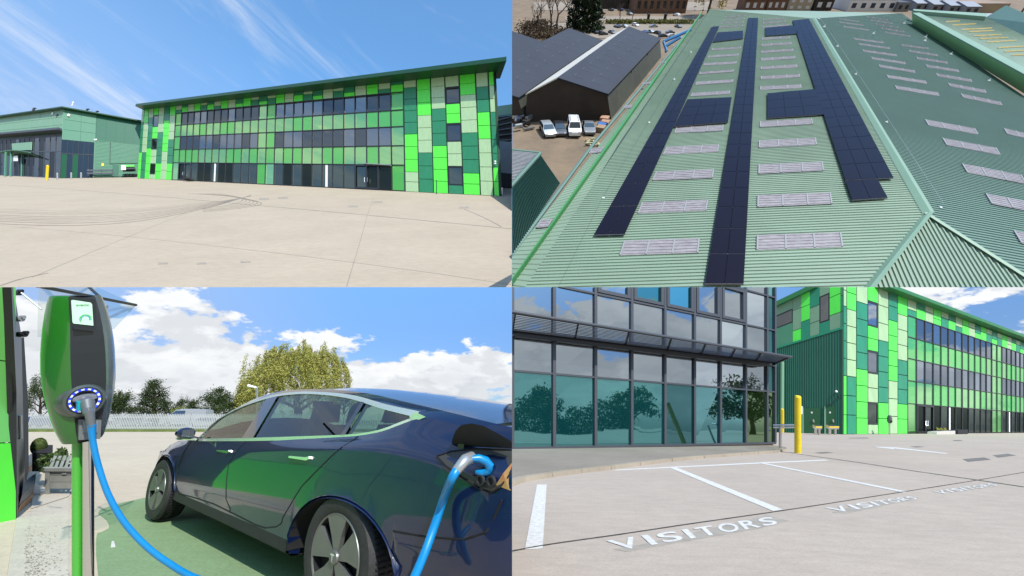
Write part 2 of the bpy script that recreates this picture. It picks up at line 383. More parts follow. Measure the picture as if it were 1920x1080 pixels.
for u, v in ((495, 373), (530, 371), (662, 387), (708, 379), (870, 389), (305, 494), (378, 494), (460, 491)):
    mb = MB(); mb.slab([(u - 9, v - 1.6), (u + 9, v - 1.9), (u + 10, v + 1.4), (u - 9, v + 1.8)], G1, 0.02, 0.05)
    mb.build('manhole_cover', M('worn cover', (0.25, 0.215, 0.175), 0.85, var=0.2, vs=1), yard1)
CL = {'L': LIME, 'P': PALE, 'D': DARK}
CL4 = {'L': LIME4, 'P': PALE4, 'D': DARK4}
LEFTCOLS = [   # top to bottom: (end fraction from the top, colour); W = window
    [(.20, 'P'), (.634, 'D'), (1, 'L')], [(.211, 'L'), (.634, 'P'), (1, 'D')], [(.145, 'P'), (.578, 'D'), (1, 'L')],
    [(.114, 'L'), (.28, 'W'), (.443, 'L'), (.595, 'W'), (.788, 'P'), (.935, 'W'), (1, 'P')],
    [(.36, 'P'), (.785, 'D'), (1, 'L')], [(.20, 'D'), (.626, 'L'), (1, 'P')], [(.137, 'L'), (.466, 'P'), (.784, 'D'), (1, 'L')]]
RIGHTCOLS = [
    [(.08, 'P'), (.50, 'D'), (.83, 'L'), (1, 'P')], [(.34, 'L'), (.664, 'P'), (1, 'D')], [(.29, 'P'), (.606, 'D'), (1, 'L')],
    [(.11, 'P'), (.257, 'W'), (.42, 'L'), (.574, 'W'), (.775, 'P'), (.93, 'W'), (1, 'D')],
    [(.19, 'L'), (.505, 'P'), (.83, 'D'), (1, 'L')], [(.134, 'P'), (.343, 'D'), (.557, 'L'), (1, 'P')], [(.13, 'L'), (.346, 'P'), (.78, 'D'), (1, 'L')]]
BAND = [('P', 'D'), ('D', 'L'), ('P', 'P'), ('L', 'L'), ('P', 'D'), ('D', 'L'), ('P', 'D'), ('L', 'L'), ('P', 'P'), ('D', 'L')]
CLIP1 = ['']
GL = {'W': GLASS_W, 'G': GLASS_G}
def shared_panels(root, fac, s0, s1, col, sc, cl, rnd, gap):
    top = 1.0
    for end, c in col:
        bot = 1 - end
        if c == 'W':
            m = MB()
            fw = (s1 - s0) * 0.07; fh = 0.012
            fac.box(m, s0, s0 + fw, bot, top, -.05 * sc, .01 * sc); fac.box(m, s1 - fw, s1, bot, top, -.05 * sc, .01 * sc)
            fac.box(m, s0 + fw, s1 - fw, bot, bot + fh, -.05 * sc, .008 * sc); fac.box(m, s0 + fw, s1 - fw, top - fh, top, -.05 * sc, .008 * sc)
            w = m.build('window', FRAME, root, clip=CLIP1[0])
            m = MB(); fac.quad(m, s0 + fw, s1 - fw, bot + fh, top - fh, -.03 * sc, .004 * sc, rnd); m.build('pane', GLASS_D if top < 0.3 else GL['W'], w, clip=CLIP1[0])
        else:
            h = top - bot; n = max(1, round(h / 0.107)); 
            for i in range(n):
                b = bot + h * i / n; t = bot + h * (i + 1) / n
                m = MB(); g = gap
                fac.box(m, s0 + g * .6, s1 - g * .6, b + g, t - g, -.03 * sc, rnd.uniform(.028, .034) * sc); m.build('panel', cl[c], root, clip=CLIP1[0])
        top = bot
def green_front(root, fac, sc, left, right, glz, ncols, nshow, rows, cl, rnd, doors, columns, gap=.0022):
    m = MB(); fac.box(m, left[0] if left else 0, right[-1] if right else glz[1], 0, 1, -.4 * sc, -.035 * sc); m.build('wall', BACKING, root, clip=CLIP1[0])
    for i in range(len(left) - 1): shared_panels(root, fac, left[i], left[i + 1], LEFTCOLS[i], sc, cl, rnd, gap)
    for i in range(len(right) - 1): shared_panels(root, fac, right[i], right[i + 1], RIGHTCOLS[i], sc, cl, rnd, gap)
    ds = (glz[1] - glz[0]) / ncols; gt = rows[-1]
    E_ = [glz[0] + ds * i for i in range(nshow + 1)]
    for i in range(nshow):
        a, b = BAND[i % len(BAND)] if i % 20 < 10 else BAND[(i + 3) % len(BAND)]
        mid = gt + (1 - gt) * (0.62 if i % 3 else 0.38)
        for t0, t1, c in ((gt, mid, b), (mid, 1, a)):
            m = MB(); fac.box(m, E_[i] + gap * .5, E_[i + 1] - gap * .5, t0 + gap, t1 - gap, -.03 * sc, .03 * sc); m.build('panel', cl[c], root, clip=CLIP1[0])
        gcol = i in (0, 12, 13, ncols - 1)
        for r in range(5):
            mat = (GLASS_D, GL['G'], GL['W'], GL['G'], GL['W'])[r]
            if gcol: mat = GLASS_LG if r == 0 else GL['G']
            m = MB(); fac.quad(m, E_[i], E_[i + 1], rows[r], rows[r + 1], -.02 * sc, .0015 * sc, rnd); m.build('pane', mat, root, clip=CLIP1[0])
    w = ds * 0.038
    for i in range(nshow + 1):
        m = MB(); fac.box(m, E_[i] - w, E_[i] + w, 0, gt, -.03 * sc, .05 * sc); m.build('mullion', FRAME, root, clip=CLIP1[0])
    for r in range(6):
        h = .0034
        m = MB(); fac.box(m, E_[0] + w, E_[-1] - w, rows[r] - (h if r else 0), rows[r] + h, -.03 * sc, .042 * sc); m.build('transom', FRAME, root, clip=CLIP1[0])
    for i0, i1 in doors:                                            # glazed double doors with heavy frames and pull handles
        m = MB(); a, b = E_[i0], E_[i1]; tt = rows[1]; md = (a + b) / 2
        for x0, x1 in ((a, a + 3 * w), (b - 3 * w, b), (md - 1.6 * w, md + 1.6 * w)): fac.box(m, x0, x1, 0.003, tt, .05 * sc, .085 * sc)
        fac.box(m, a + 3 * w, md - 1.6 * w, tt * .93, tt, .05 * sc, .083 * sc); fac.box(m, md + 1.6 * w, b - 3 * w, tt * .93, tt, .05 * sc, .083 * sc)
        fac.box(m, a + 3 * w, md - 1.6 * w, 0.003, .02, .05 * sc, .083 * sc); fac.box(m, md + 1.6 * w, b - 3 * w, .003, .02, .05 * sc, .083 * sc)
        dr = m.build('door', FRAME, root, clip=CLIP1[0])
        for sg in (-1, 1):
            m = MB(); x = md + sg * 3.2 * w
            m.tube([fac.P(md + sg * 1.8 * w, tt * .28, .09 * sc), fac.P(x, tt * .28, .16 * sc), fac.P(x, tt * .45, .16 * sc), fac.P(md + sg * 1.8 * w, tt * .45, .09 * sc)], .02 * sc, 6); m.build('handle', STEEL, dr, clip=CLIP1[0])
    for x in columns:
        m = MB(); fac.box(m, E_[0] + ds * x - ds * .1, E_[0] + ds * x + ds * .1, .006, rows[1] - .006, -.018 * sc, .0 * sc); m.build('column', WHITE, root, clip=CLIP1[0])
A, B = G1.hit(258, 334.5), G1.hit(937.5, 368)
P1 = wall_plane(A, B)
fq = [(258, 334.5), (937.5, 368), (926, 130), (267, 204)]
F1 = Fac(fq, P1)
office = thing('office_building', 'long three storey office clad in lime, pale and dark green panels under blue sky', 'building', A)
def sline(px): return [F1.st(u, 334.5 + (u - 258) * 33.5 / 679.5)[0] for u in px]
rnd = random.Random(11)
gr = [0.001, .206, .366, .521, .655, .80]
GB = F1.st(540, F1.px(.5, 0)[1])
# rows of the glazing measured on the photograph, from the ground up
rb = [F1.st(757.5, v)[1] for v in (357.5, 309.6, 273, 237, 205.5, 172)]; rb[0] = .004
green_front(office, F1, S1, sline([257.5, 262.5, 271, 280, 290, 300.5, 311, 322.5]), sline([760, 785.5, 813, 841, 869, 901, 926, 937.5]),
            sline([322.5, 760]), 26, 26, rb, CL, rnd, [(1, 3), (22, 24)], [6.5, 19.4])
def eaves(root, wl, wr, e_l, e_r, back, pl, out, th, mat, clip=''):
    a, b = P1.hit(*wl) if pl is None else pl.hit(*wl), (pl or P1).hit(*wr)
    e0, e1 = pl.hit(*e_l, out), pl.hit(*e_r, out)
    up = Vector((0, 0, 1)) * th
    n = pl.n * back
    m = MB(); m.hexa([e0, e1, b - n, a - n, e0 + up, e1 + up, b - n + up * 2.2, a - n + up * 2.2])
    return m.build('roof', mat, root, clip=clip)
eaves(office, (266, 204), (927, 131), (253.5, 199), (949.6, 114), 9.0, P1, 11.0, 3.6, EAVE)
for u, v in ((929, 303), (929, 307)):
    m = MB(); m.lathe([(0, .7), (.55, .5), (.6, 0), (.3, -.4)], P1.hit(u, v, 1.2), P1.n, CAMX, Vector((0, 0, 1)), 10); m.build('wall_lamp', WHITE, office, smooth=True)
m = MB(); m.slab([(684, 309), (735, 312), (735, 311.2), (684, 308)], P1, .4, 2.0); m.build('door_canopy', GALV, office)
# ---- the older building on the left
def hz_ribs(fac, s0, s1, t0, t1, n, d0, d1, mb):
    rows = []
    for i in range(n):
        a = t0 + (t1 - t0) * i / n; h = (t1 - t0) / n
        for q, d in ((0, d0), (.55, d0), (.65, d1), (.9, d1)):
            rows.append([fac.P(s0, a + h * q, d), fac.P(s1, a + h * q, d)])
    rows.append([fac.P(s0, t1, d0), fac.P(s1, t1, d0)]); mb.grid(rows)
OLD_L = M('mint green cladding', (0.18, 0.345, 0.21), 0.45, var=0.05, vs=.4)
OLD_M = M('sage and shaded mint cladding', (0.07, 0.20, 0.12), 0.45, var=0.06, vs=.4)
OLD_D = M('bottle green cladding', (0.01, 0.10, 0.05), 0.45, var=0.06, vs=.4)
GLASS_N = mirror('navy tinted glass', (0.010, 0.013, 0.016), (0.26, 0.28, 0.29), 0.16, wav=0.05)
GLASS_OG = mirror('deep green glass', (.01, .07, .015), (.25, .35, .25), .15)
ca, cb, cc = G1.hit(-40, 327.0), G1.hit(113, 334.5), G1.hit(259, 332)
PF, PS = wall_plane(ca, cb), wall_plane(cb, cc)
FF = Fac([(-40, 327), (113, 334.5), (118.5, 204.5), (-40, 226.5)], PF)
FS = Fac([(113, 334.5), (262, 332), (266, 231), (118.5, 204.5)], PS)
old = thing('office_building', 'low mint and bottle green building with glazed showroom corner and arched porch', 'building', cb)
m = MB(); FF.box(m, 0, 1, 0, 1, -2.5, -.3); FS.box(m, 0, 1, 0, 1, -2.5, -.3); m.build('wall', BACKING, old)
rnd = random.Random(5)
tF = FF.st(60, 253)[1]; tG = FF.st(60, 256.5)[1]
for i in range(9):
    for r in range(3):
        m = MB(); a, b = tF + (1 - tF) * r / 3, tF + (1 - tF) * (r + 1) / 3
        FF.box(m, i / 9 + .001, (i + 1) / 9 - .001, a + .002, b - .002, -.3, rnd.uniform(.1, .16)); m.build('panel', OLD_L, old)
for i in range(2):
    for r in range(3):
        m = MB(); a, b = .56 + .44 * r / 3, .56 + .44 * (r + 1) / 3
        FS.box(m, .02 + i * .172, .19 + i * .172, a + .002, b - .002, -.3, .12); m.build('panel', OLD_M, old)  # same panels as the front; the side's shade is put into their colour
m = MB(); FS.box(m, 0, .02, .56, 1, -.3, .2); m.build('corner_post', OLD_M, old)
for i in range(5):
    m = MB(); FS.box(m, .366 + i * .127, .366 + (i + 1) * .127 - .001, .60 if i else .585, 1, -.3, .1); m.build('panel', OLD_D, old)
m = MB(); hz_ribs(FS, .366, 1.0, .02, .60, 26, -.05, .22, m); m.build('corrugated_wall', OLD_M, old)
m = MB(); FS.box(m, .353, .366, 0, .6, -.3, .25); m.build('corner_post', OLD_M, old)
for i in range(18):                                                  # showroom glazing, front
    for r, (a, b) in enumerate(((.004, .40), (.40, .62), (.62, tG))):
        m = MB(); FF.quad(m, i / 18, (i + 1) / 18, a, b, .0, .03, rnd); m.build('pane', GLASS_N, old)
for i in range(19):
    m = MB(); FF.box(m, i / 18 - .0022, i / 18 + .0022, 0, tG, -.1, .35); m.build('mullion', FRAMEG, old)
for t in (.004, .40, .62, tG):
    m = MB(); FF.box(m, 0, 1, t - .006, t + .006, -.1, .28); m.build('transom', FRAMEG, old)
for i in range(6):
    for r, (a, b) in enumerate(((.004, .36), (.36, .56))):
        m = MB(); FS.quad(m, .0 + i * .059, .0 + (i + 1) * .059, a, b, .0, .03, rnd); m.build('pane', GLASS_OG if (r == 0 and i in (0, 2)) else GLASS_N, old)
for i in range(7):
    m = MB(); FS.box(m, i * .0585 - .002, i * .0585 + .002, 0, .56, -.1, .3); m.build('mullion', FRAME, old)
m = MB(); FS.box(m, 0, .353, .355, .368, -.1, .25); m.build('transom', FRAME, old)
m = MB(); FF.box(m, -.0, 1.03, tF - .002, tF + .028, .3, 7); m.build('sun_canopy', FRAMEG, old)
for pl, wl, wr, el, er in ((PF, (-40, 227), (118, 205), (-40, 223), (115.5, 201)), (PS, (118.5, 205), (266, 231), (115.5, 201), (266, 227.5))):
    eaves(old, wl, wr, el, er, 30, pl, 5.0, 1.6, EAVE)
for u, v in ((99, 213), (107, 216), (129, 216)):
    m = MB(); pl = PF if u < 115 else PS; c = pl.hit(u, v, .8); m.box(c, (1.0, .8, 1.7)); m.build('floodlight', WHITE if u != 107 else FRAMEG, old)
m = MB(); c = PF.hit(136, 195); m.lathe([(0, 3.4), (.9, 3.2), (1.2, 2.2), (.9, 1.4), (.5, 1.2), (.5, -3)], c + Vector((0, 60, 0)) * 0, Vector((0, 0, 1)), CAMX, Vector((0, 1, 0)), 12); m.build('roof_vent', WHITE, old, smooth=True)
for u, v in ((63, 205.5), (163, 207), (181, 211)):
    m = MB(); c = PS.hit(u, v); m.box(c, (.8, .8, 2.2)); m.box(c + Vector((1.2, 0, 2)), (1.2, .7, .4)); m.build('roof_vent', FRAMEG, old)
# arched porch
por = MB(); arch = []
for k in range(9):
    u = -2 + 60 * k / 8; arch.append(PF.hit(u, 287 - 5 * math.sin(PI * min(1, (k + 1) / 9)), 9))
por.grid([[p for p in arch], [p - PF.n * 9 for p in arch]]); por.grid([[p + Vector((0, 0, .9)) for p in arch], [p - PF.n * 9 + Vector((0, 0, .9)) for p in arch]]); por.grid([arch, [p + Vector((0, 0, .9)) for p in arch]])
pr = por.build('porch_roof', OLD_M, old)
for u in (10, 20, 41, 54):
    m = MB(); b0 = G1.hit(u, 331); m.prism([b0 + Vector((x, y, -.5)) for x, y in ((-.8, -.8), (.8, -.8), (.8, .8), (-.8, .8))], [PF.hit(u + (1 if u < 50 else 2), 285, PF.n.dot(b0) - PF.d) + Vector((x, y, 0)) for x, y in ((-.8, -.8), (.8, -.8), (.8, .8), (-.8, .8))]); m.build('porch_post', OLD_M, old)
m = MB(); m.slab([(24, 270), (61, 267), (60, 282), (25, 283)], PF, .3, 1.2); m.build('porch_panel', OLD_L, old)
m = MB(); m.slab([(33, 295.5), (41, 295), (41, 305), (33, 305)], PF, 4, 4.3); m.build('door_sign', WHITE, old)
m = MB(); m.slab([(211.5, 310), (222.5, 309.5), (221.5, 331.5), (211, 331.5)], PS, .1, .7); m.build('door', OLD_D, old)
m = MB(); m.slab([(190.5, 306.5), (195, 306.5), (195, 311.5), (190.5, 311.5)], PS, .3, .5); m.build('warning_sign', YELLOW, old)
m = MB(); m.tube([PS.hit(207, 267, .4), PS.hit(206, 307, .4), PS.hit(258, 305.5, .4)], .35, 5); m.build('pipe', FRAMEG, old)
m = MB(); m.slab([(176, 262), (182, 261), (182, 263.5), (178, 264)], PS, .3, 1.2); m.build('wall_lamp', WHITE, old)
# ---- posts, rails and a flat trailer between the two
def post_px(name, label, cat, u, v0, v1, w, pl, mat, group=None, lean=0, cap=None):
    b = pl.hit(u, v0); dep = b.dot(CAMF); h = (v0 - v1) / F * dep; r = w / 2 / F * dep
    t = thing(name, label, cat, b, group)
    m = MB(); tp = b + CAMV * h + CAMX * (lean / F * dep)
    m.tube([b - CAMV * r * .2, tp], r, 12); m.build('post', mat, t, smooth=True)
    m = MB(); m.lathe([(r * 1.02, 0), (r * .8, r * .5), (0, r * .7)], tp, CAMV, CAMX, CAMF, 12); m.build('cap', cap or mat, t, smooth=True)
    return t
post_px('bollard', 'yellow post leaning by the glazed showroom corner of the low building', 'bollard', 87.5, 338, 311, 4.2, G1, YELLOW, lean=2)
for u, v0, v1, what in ((107.5, 337, 325, 'thick grey bollard right beside the yellow leaning post'), (133.5, 336, 324.5, 'thin grey bollard left of the pair before the dark corner glass'), (152, 335, 324.5, 'thin grey bollard beside the bench rails')):
    post_px('bollard', what, 'bollard', u, v0, v1, 2.6, G1, GALV, 'grey bollards by the old building')
tr = thing('guard_rail', 'long weathered rail barrier along the corrugated wall', 'barrier', G1.hit(190, 333))
for v in (322, 327.5):
    m = MB(); m.slab([(166, v), (213, v - .5), (213, v + 2.3), (166, v + 2.9)], PS, 5, 5.5); m.build('rail', FRAMEG, tr)
for u in (167, 192, 212):
    m = MB(); m.slab([(u, 320), (u + 1.5, 320), (u + 1.5, 333.5), (u, 333.5)], PS, 4.4, 4.9); m.build('post', FRAMEG, tr)
fl = thing('flat_trailer', 'green flat bed trailer parked in the gap beside the office corner', 'trailer', G1.hit(245, 331))
m = MB(); m.slab([(233, 319.5), (257, 319), (257, 322), (233, 322.5)], PS, 6, 14); m.build('bed', LIME, fl)
m = MB(); m.slab([(234, 322.8), (257, 322.3), (257, 326), (234, 327)], PS, 7, 13); m.build('chassis', FRAME, fl)
for u in (236, 244, 251, 255):
    m = MB(); c = PS.hit(u, 328.3, 6.6); m.lathe([(0, .6), (1.6, .6), (2.0, .3), (2.0, -.6), (0, -.6)], c, PS.n, CAMX, Vector((0, 0, 1)), 14); m.build('wheel', BLACK, fl, smooth=True)
m = MB(); m.slab([(233.5, 321), (242, 321), (242, 329), (233.5, 329)], PS, 14.2, 15); m.build('tail_board', WHITE, fl)
# ---- open shed behind the right hand end
shed = thing('open_shed', 'open sided steel shed with pale fascia behind the right end of the long office', 'shed', G1.hit(948, 352))
PB = Pl(P1.n, P1.d - 60)
m = MB(); m.slab([(926, 200), (962, 195), (962, 214), (926, 218)], PB, -1, 0); m.build('fascia', OLD_L, shed, clip='L')
m = MB(); m.slab([(926, 218), (962, 214), (962, 262), (938, 268), (926, 268)], PB, -2, -1.2); m.build('back_wall', M('shed interior', (.05, .04, .035), .9, var=.3, vs=.1), shed, clip='L')
for k in range(5):
    m = MB(); m.tube([PB.hit(926, 228 + k * 9, -.6), PB.hit(962, 218 + k * 11, -.6)], .6, 5); m.build('rafter', GALV, shed, clip='L')
m = MB(); m.slab([(926, 262), (962, 266), (962, 326), (926, 322)], PB, -1.1, -.6); m.build('clad_wall', M('grey sheet', (.36, .38, .41), .6, var=.05, vs=.1), shed, clip='L')
m = MB(); m.slab([(926, 322), (962, 326), (962, 352), (926, 356)], PB, -.9, -.2); m.build('plinth_wall', M('dark sheet', (.035, .035, .035), .7), shed, clip='L')
post_px('pipe_stub', 'short white pipe stub with a red cap at the right corner of the green office', 'pipe', 941, 367, 352, 3, G1, WHITE, cap=M('red cap', (.4, .05, .03), .5))
post_px('post', 'thin dark green post standing before the right hand lime panels', 'post', 818.5, 364, 338, 1.8, G1, OLD_D)
pt = thing('planter', 'small black planter trough beside the left glass door', 'planter', G1.hit(363, 341))
m = MB(); m.slab([(357, 339), (371, 340), (371, 342.5), (357, 341.5)], P1, 3, 8); m.build('trough', BLACK, pt)
m = MB(); rr = random.Random(2)
for k in range(30):
    c = P1.hit(357 + 14 * rr.random(), 338.5 - rr.random() * 1.5, 5.5); d = Vector((rr.uniform(-1, 1), rr.uniform(-1, 1), rr.uniform(-.5, 1))); m.quad(c, c + d * .6, c + Vector((0, 0, .9)))
m.build('foliage', leaf_mat('planter leaf', (.03, .06, .02), (.06, .12, .03)), pt)
# ================================================================ WAREHOUSE ROOF seen from above (upper right)
def c2(x, y): return (960 + x / 2, y / 2)
E2 = 70.0
PL2 = tilted(-130, -.094, 1430, E2)
G2 = tilted(-130, 0, 1430, 128.0)
dr = C2W((.5875, 1, .8375)).normalized()                           # along the ridge
J = PL2.hit(1737, 403)
axL = PL2.n
sideR = dr.cross(axL).normalized()
TR = math.radians(13)
nR = axL * math.cos(TR) + sideR * math.sin(TR)
PR2 = Pl(nR, nR.dot(J))
def near_t(p, d, u, v):                                            # how far along p + t d it comes closest to a sight line
    r = ray(u, v).normalized(); w = p; a = d.dot(d); b = d.dot(r); e = d.dot(w); f = r.dot(w); return (b * f - e) / (a - b * b)
def inplane(pl, o, d1, d2):
    def f(u, v):
        q = pl.hit(u, v) - o; a11, a12, a22 = d1.dot(d1), d1.dot(d2), d2.dot(d2); b1, b2 = q.dot(d1), q.dot(d2); D = a11 * a22 - a12 * a12
        return (b1 * a22 - b2 * a12) / D, (b2 * a11 - b1 * a12) / D
    return f
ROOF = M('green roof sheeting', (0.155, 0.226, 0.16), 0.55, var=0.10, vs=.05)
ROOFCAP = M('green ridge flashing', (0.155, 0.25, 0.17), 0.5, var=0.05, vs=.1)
ROOF_SHADE = M('shaded roof sheeting', (0.085, 0.158, 0.126), 0.55, var=0.05, vs=.06)  # darker copy of the roof green: the right slope's shade as colour
KERB = M('bright green gutter kerb', (0.035, 0.19, 0.05), 0.5, var=.05, vs=.1)
GUTTER = M('dark gutter steel', (0.01, 0.03, 0.02), 0.7)  # dark metal of the eave gutter
da = C2W((12.45, -1, .3875)).normalized()
daL = (PL2.drop(J + da) - J).normalized()
stL = inplane(PL2, J, dr, daL)
base2 = PL2.hit(1300, 300)
wh = thing('warehouse', 'vast green corrugated warehouse roof with skylights, seen from above', 'warehouse', base2)
def rib_sheet(o, d1, d2, n, a0, da_, lo, hi, h, pitch_on=.55):
    mb = MB(); rows = []
    for k in range(int((a0[1] - a0[0]) / da_)):
        a = a0[0] + k * da_
        for q, z in ((0, 0), (.62, 0), (.70, h), (.92, h)):
            aa = a + q * da_; b0, b1 = lo(aa), hi(aa)
            rows.append([o + d1 * aa + d2 * b0 + n * z, o + d1 * aa + d2 * b1 + n * z])
    mb.grid(rows); return mb
aF, bRf = stL(1525, 35); _, bE1 = stL(1163.7, 270); _, bE2 = stL(1332, 20); bE = bE1
aN, bN = stL(1630, 538.5)
aFE, _ = stL(1325, 18)
def hiL(a):
    if a < 0: return bN * a / aN
    if a > aF: return bE * (a - aF) / max(1e-6, aFE - aF) if aFE > aF else bE
    return 0.0
far_a = max(aF, aFE)
aNear, _ = stL(985, 545)
mb = rib_sheet(J, dr, daL, PL2.n, (min(aNear, aN) - 4, max(aF, aFE)), 1.25, lambda a: bE, hiL, .22)
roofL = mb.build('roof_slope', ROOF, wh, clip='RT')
dR0 = (PR2.hit(1800, 256) - PR2.hit(1600, 220)).normalized()
stR = inplane(PR2, J, dr, dR0)
aV, bV = stR(1920, 181); aV2, bV2 = stR(1690, 25); bV = max(bV, bV2)
aH, bH = stR(1920, 520)
def vR(a): return bV2 + (stR(1920, 181)[1] - bV2) * (a - aV2) / (aV - aV2)
aRF = stR(1525, 35)[0]; aRe = stR(1690, 25)[0]
pass
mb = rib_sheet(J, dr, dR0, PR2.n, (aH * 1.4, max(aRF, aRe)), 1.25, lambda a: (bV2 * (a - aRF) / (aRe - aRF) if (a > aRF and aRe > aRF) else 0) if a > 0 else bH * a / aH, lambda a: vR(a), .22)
roofR = mb.build('roof_slope', ROOF_SHADE, wh, clip='RT')
# hip end with its ribs running down the slope
hL, hR = PL2.hit(1630, 538.5), PR2.hit(1920, 520)
nH = (hL - J).cross(hR - J); nH = nH if nH.dot(-J) > 0 else -nH
PH = Pl(nH, nH.dot(J))
g = (PH.hit(1825, 540) - PH.hit(1752, 415)).normalized(); q = PH.n.cross(g).normalized()
if q.dot(hR - J) < 0: q = -q
qL, tL = (hL - J).dot(q), (hL - J).dot(g); qR, tR = (hR - J).dot(q), (hR - J).dot(g)
mb = MB(); rows = []; w = .95
sp = w
kk0, kk1 = int(qL * 1.3 / sp) - 2, int(qR * 1.4 / sp) + 2
for k in range(kk0, kk1):
    for f_, z in ((0, 0), (.5, 0), (.6, .3), (.9, .3)):
        qq = (k + f_) * sp; t0 = qq * tL / qL if qq < 0 else qq * tR / qR
        rows.append([J + q * qq + g * t0 + PH.n * z, J + q * qq + g * (t0 + 60) + PH.n * z])
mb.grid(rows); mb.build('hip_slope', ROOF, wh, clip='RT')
def cap_px(pts, r, name='ridge_cap', mat=ROOFCAP, lift=.25):
    m = MB(); m.tube([p for p in pts], r, 6, flat=.35); return m.build(name, mat, wh, clip='RT')
cap_px([J + PL2.n * .2, PL2.hit(1525, 35) + PL2.n * .2], 1.35)
cap_px([J + PL2.n * .2, hL + (hL - J) * .1 + PL2.n * .2], 1.35); cap_px([J + PL2.n * .2, hR + (hR - J) * .3 + PH.n * .2], 1.35)
m = MB(); a_, b_, c_ = PL2.hit(1525, 35), PL2.hit(1325, 18), PR2.hit(1690, 25)
m.quad(a_, c_, c_ + (b_ - c_) * 0.5 + PL2.n * .5, b_); m.build('far_hip_slope', ROOF, wh, clip='R')
# low canopy, kerb and gutter along the left eave
low = Pl(PL2.n, PL2.d - 2.2)
def ribbed(a0, a1, b0, b1, n, h, nv):
    mb = MB(); rows = []
    for k in range(n):
        for f_, z in ((0, 0), (.6, 0), (.7, h), (.92, h)):
            t = (k + f_) / n; rows.append([a0.lerp(a1, t) + nv * z, b0.lerp(b1, t) + nv * z])
    mb.grid(rows); return mb
o0, o1 = low.hit(916, 536), low.hit(1304, 43); e0, e1 = low.hit(990, 548), low.hit(1332, 20)
ribbed(o0, o1, e0, e1, 200, .2, low.n).build('canopy_sheet', ROOF, wh, clip='RT')
m = MB(); m.slab([(990, 546), (996, 546), (1164.5, 270), (1333, 19), (1330, 19.5), (1160.5, 270)], Pl(PL2.n, PL2.d - .5), -.3, .2); m.build('gutter', GUTTER, wh, clip='RT')
m = MB(); m.slab([(950, 548), (958, 540), (1148, 270), (1316, 27), (1313, 28), (1143.5, 270)], low, 0, 1.6); m.build('gutter_kerb', KERB, wh, clip='RT')
m = MB(); m.tube([low.hit(916, 536), low.hit(1113, 270), low.hit(1304, 43)], .6, 6); m.build('canopy_edge', ROOF_SHADE, wh, clip='RT')
# skylights
SKYL = M('weathered translucent sheet', (0.155, 0.135, 0.145), 0.5, var=.16, vs=.5, col2=(0.27, 0.25, 0.255), stretch=(1, 3, 3))
SKYO = M('ochre translucent sheet', (0.42, 0.33, 0.10), 0.5, var=.15, vs=.4)
BARM = M('grey lap strip', (0.22, 0.22, 0.22), 0.5)
def skylight(quad, pl, n, mat, parent=wh, clip='RT', lift=.3):
    f = Fac(quad, pl); m = MB(); f.box(m, 0, 1, 0, 1, lift - .1, lift)
    s = m.build('skylight', mat, parent, clip=clip)
    if s is None: return
    ln = (f.P(0, .5) - f.P(1, .5)).length; ht = (f.P(0.5, 0) - f.P(.5, 1)).length
    for k in range(n + 1):
        m = MB(); w = .18 / ln; x = min(1 - w, max(w, k / n)); f.box(m, x - w, x + w, 0.02, .98, lift, lift + .12)
        m.build('lap_strip', BARM, s, clip=clip)
    m = MB()                                                         # the sheet's own ribs
    nr = max(2, int(ht / 1.25))
    for k in range(nr):
        t = (k + .5) / nr; f.box(m, 0.01, .99, t - .06 / ht * 1.6, t + .06 / ht * 1.6, lift, lift + .09)
    m.build('rib', mat, s, clip=clip)
SL = [((402, 962), (698, 952), (703, 897), (420, 906)), ((470, 805), (728, 793), (735, 752), (487, 762)), ((525, 680), (752, 670), (757, 637), (540, 647)),
 ((565, 583), (772, 573), (776, 545), (580, 553)), ((608, 502), (790, 493), (793, 472), (615, 481)), ((668, 364), (815, 355), (818, 342), (676, 351)), ((687, 321), (828, 311), (830, 300), (693, 309)),
 ((700, 281), (830, 272), (832, 263), (706, 272)), ((716, 248), (840, 241), (842, 232), (722, 239)), ((733, 218), (848, 211), (849, 203), (739, 210)), ((748, 191), (858, 184), (859, 177), (753, 183)),
 ((776, 106), (865, 100), (866, 95), (781, 101)), ((783, 92), (868, 86), (869, 82), (788, 88)), ((790, 79), (872, 73), (873, 69), (795, 75)), ((797, 67), (876, 61), (877, 57), (801, 63)),
 ((915, 942), (1240, 930), (1232, 875), (916, 885)), ((918, 780), (1200, 768), (1193, 725), (919, 735)), ((922, 655), (1168, 643), (1163, 610), (923, 620)), ((924, 557), (1142, 546), (1138, 520), (925, 530)),
 ((928, 480), (1128, 468), (1122, 447), (928, 458)), ((930, 340), (1085, 333), (1082, 319), (930, 326)), ((932, 300), (1080, 292), (1077, 280), (932, 288)), ((932, 263), (1070, 255), (1067, 244), (932, 252)),
 ((934, 230), (1062, 222), (1060, 212), (934, 220)), ((935, 201), (1055, 193), (1052, 185), (935, 192)), ((936, 175), (1048, 168), (1046, 160), (936, 167)), ((937, 151), (1042, 145), (1040, 138), (937, 144)),
 ((940, 105), (1035, 98), (1033, 93), (940, 100)), ((941, 91), (1027, 85), (1025, 80), (941, 86)), ((942, 78), (1020, 72), (1018, 68), (942, 74))]
for qd in SL: skylight([c2(*p) for p in qd], PL2, 3, SKYL)
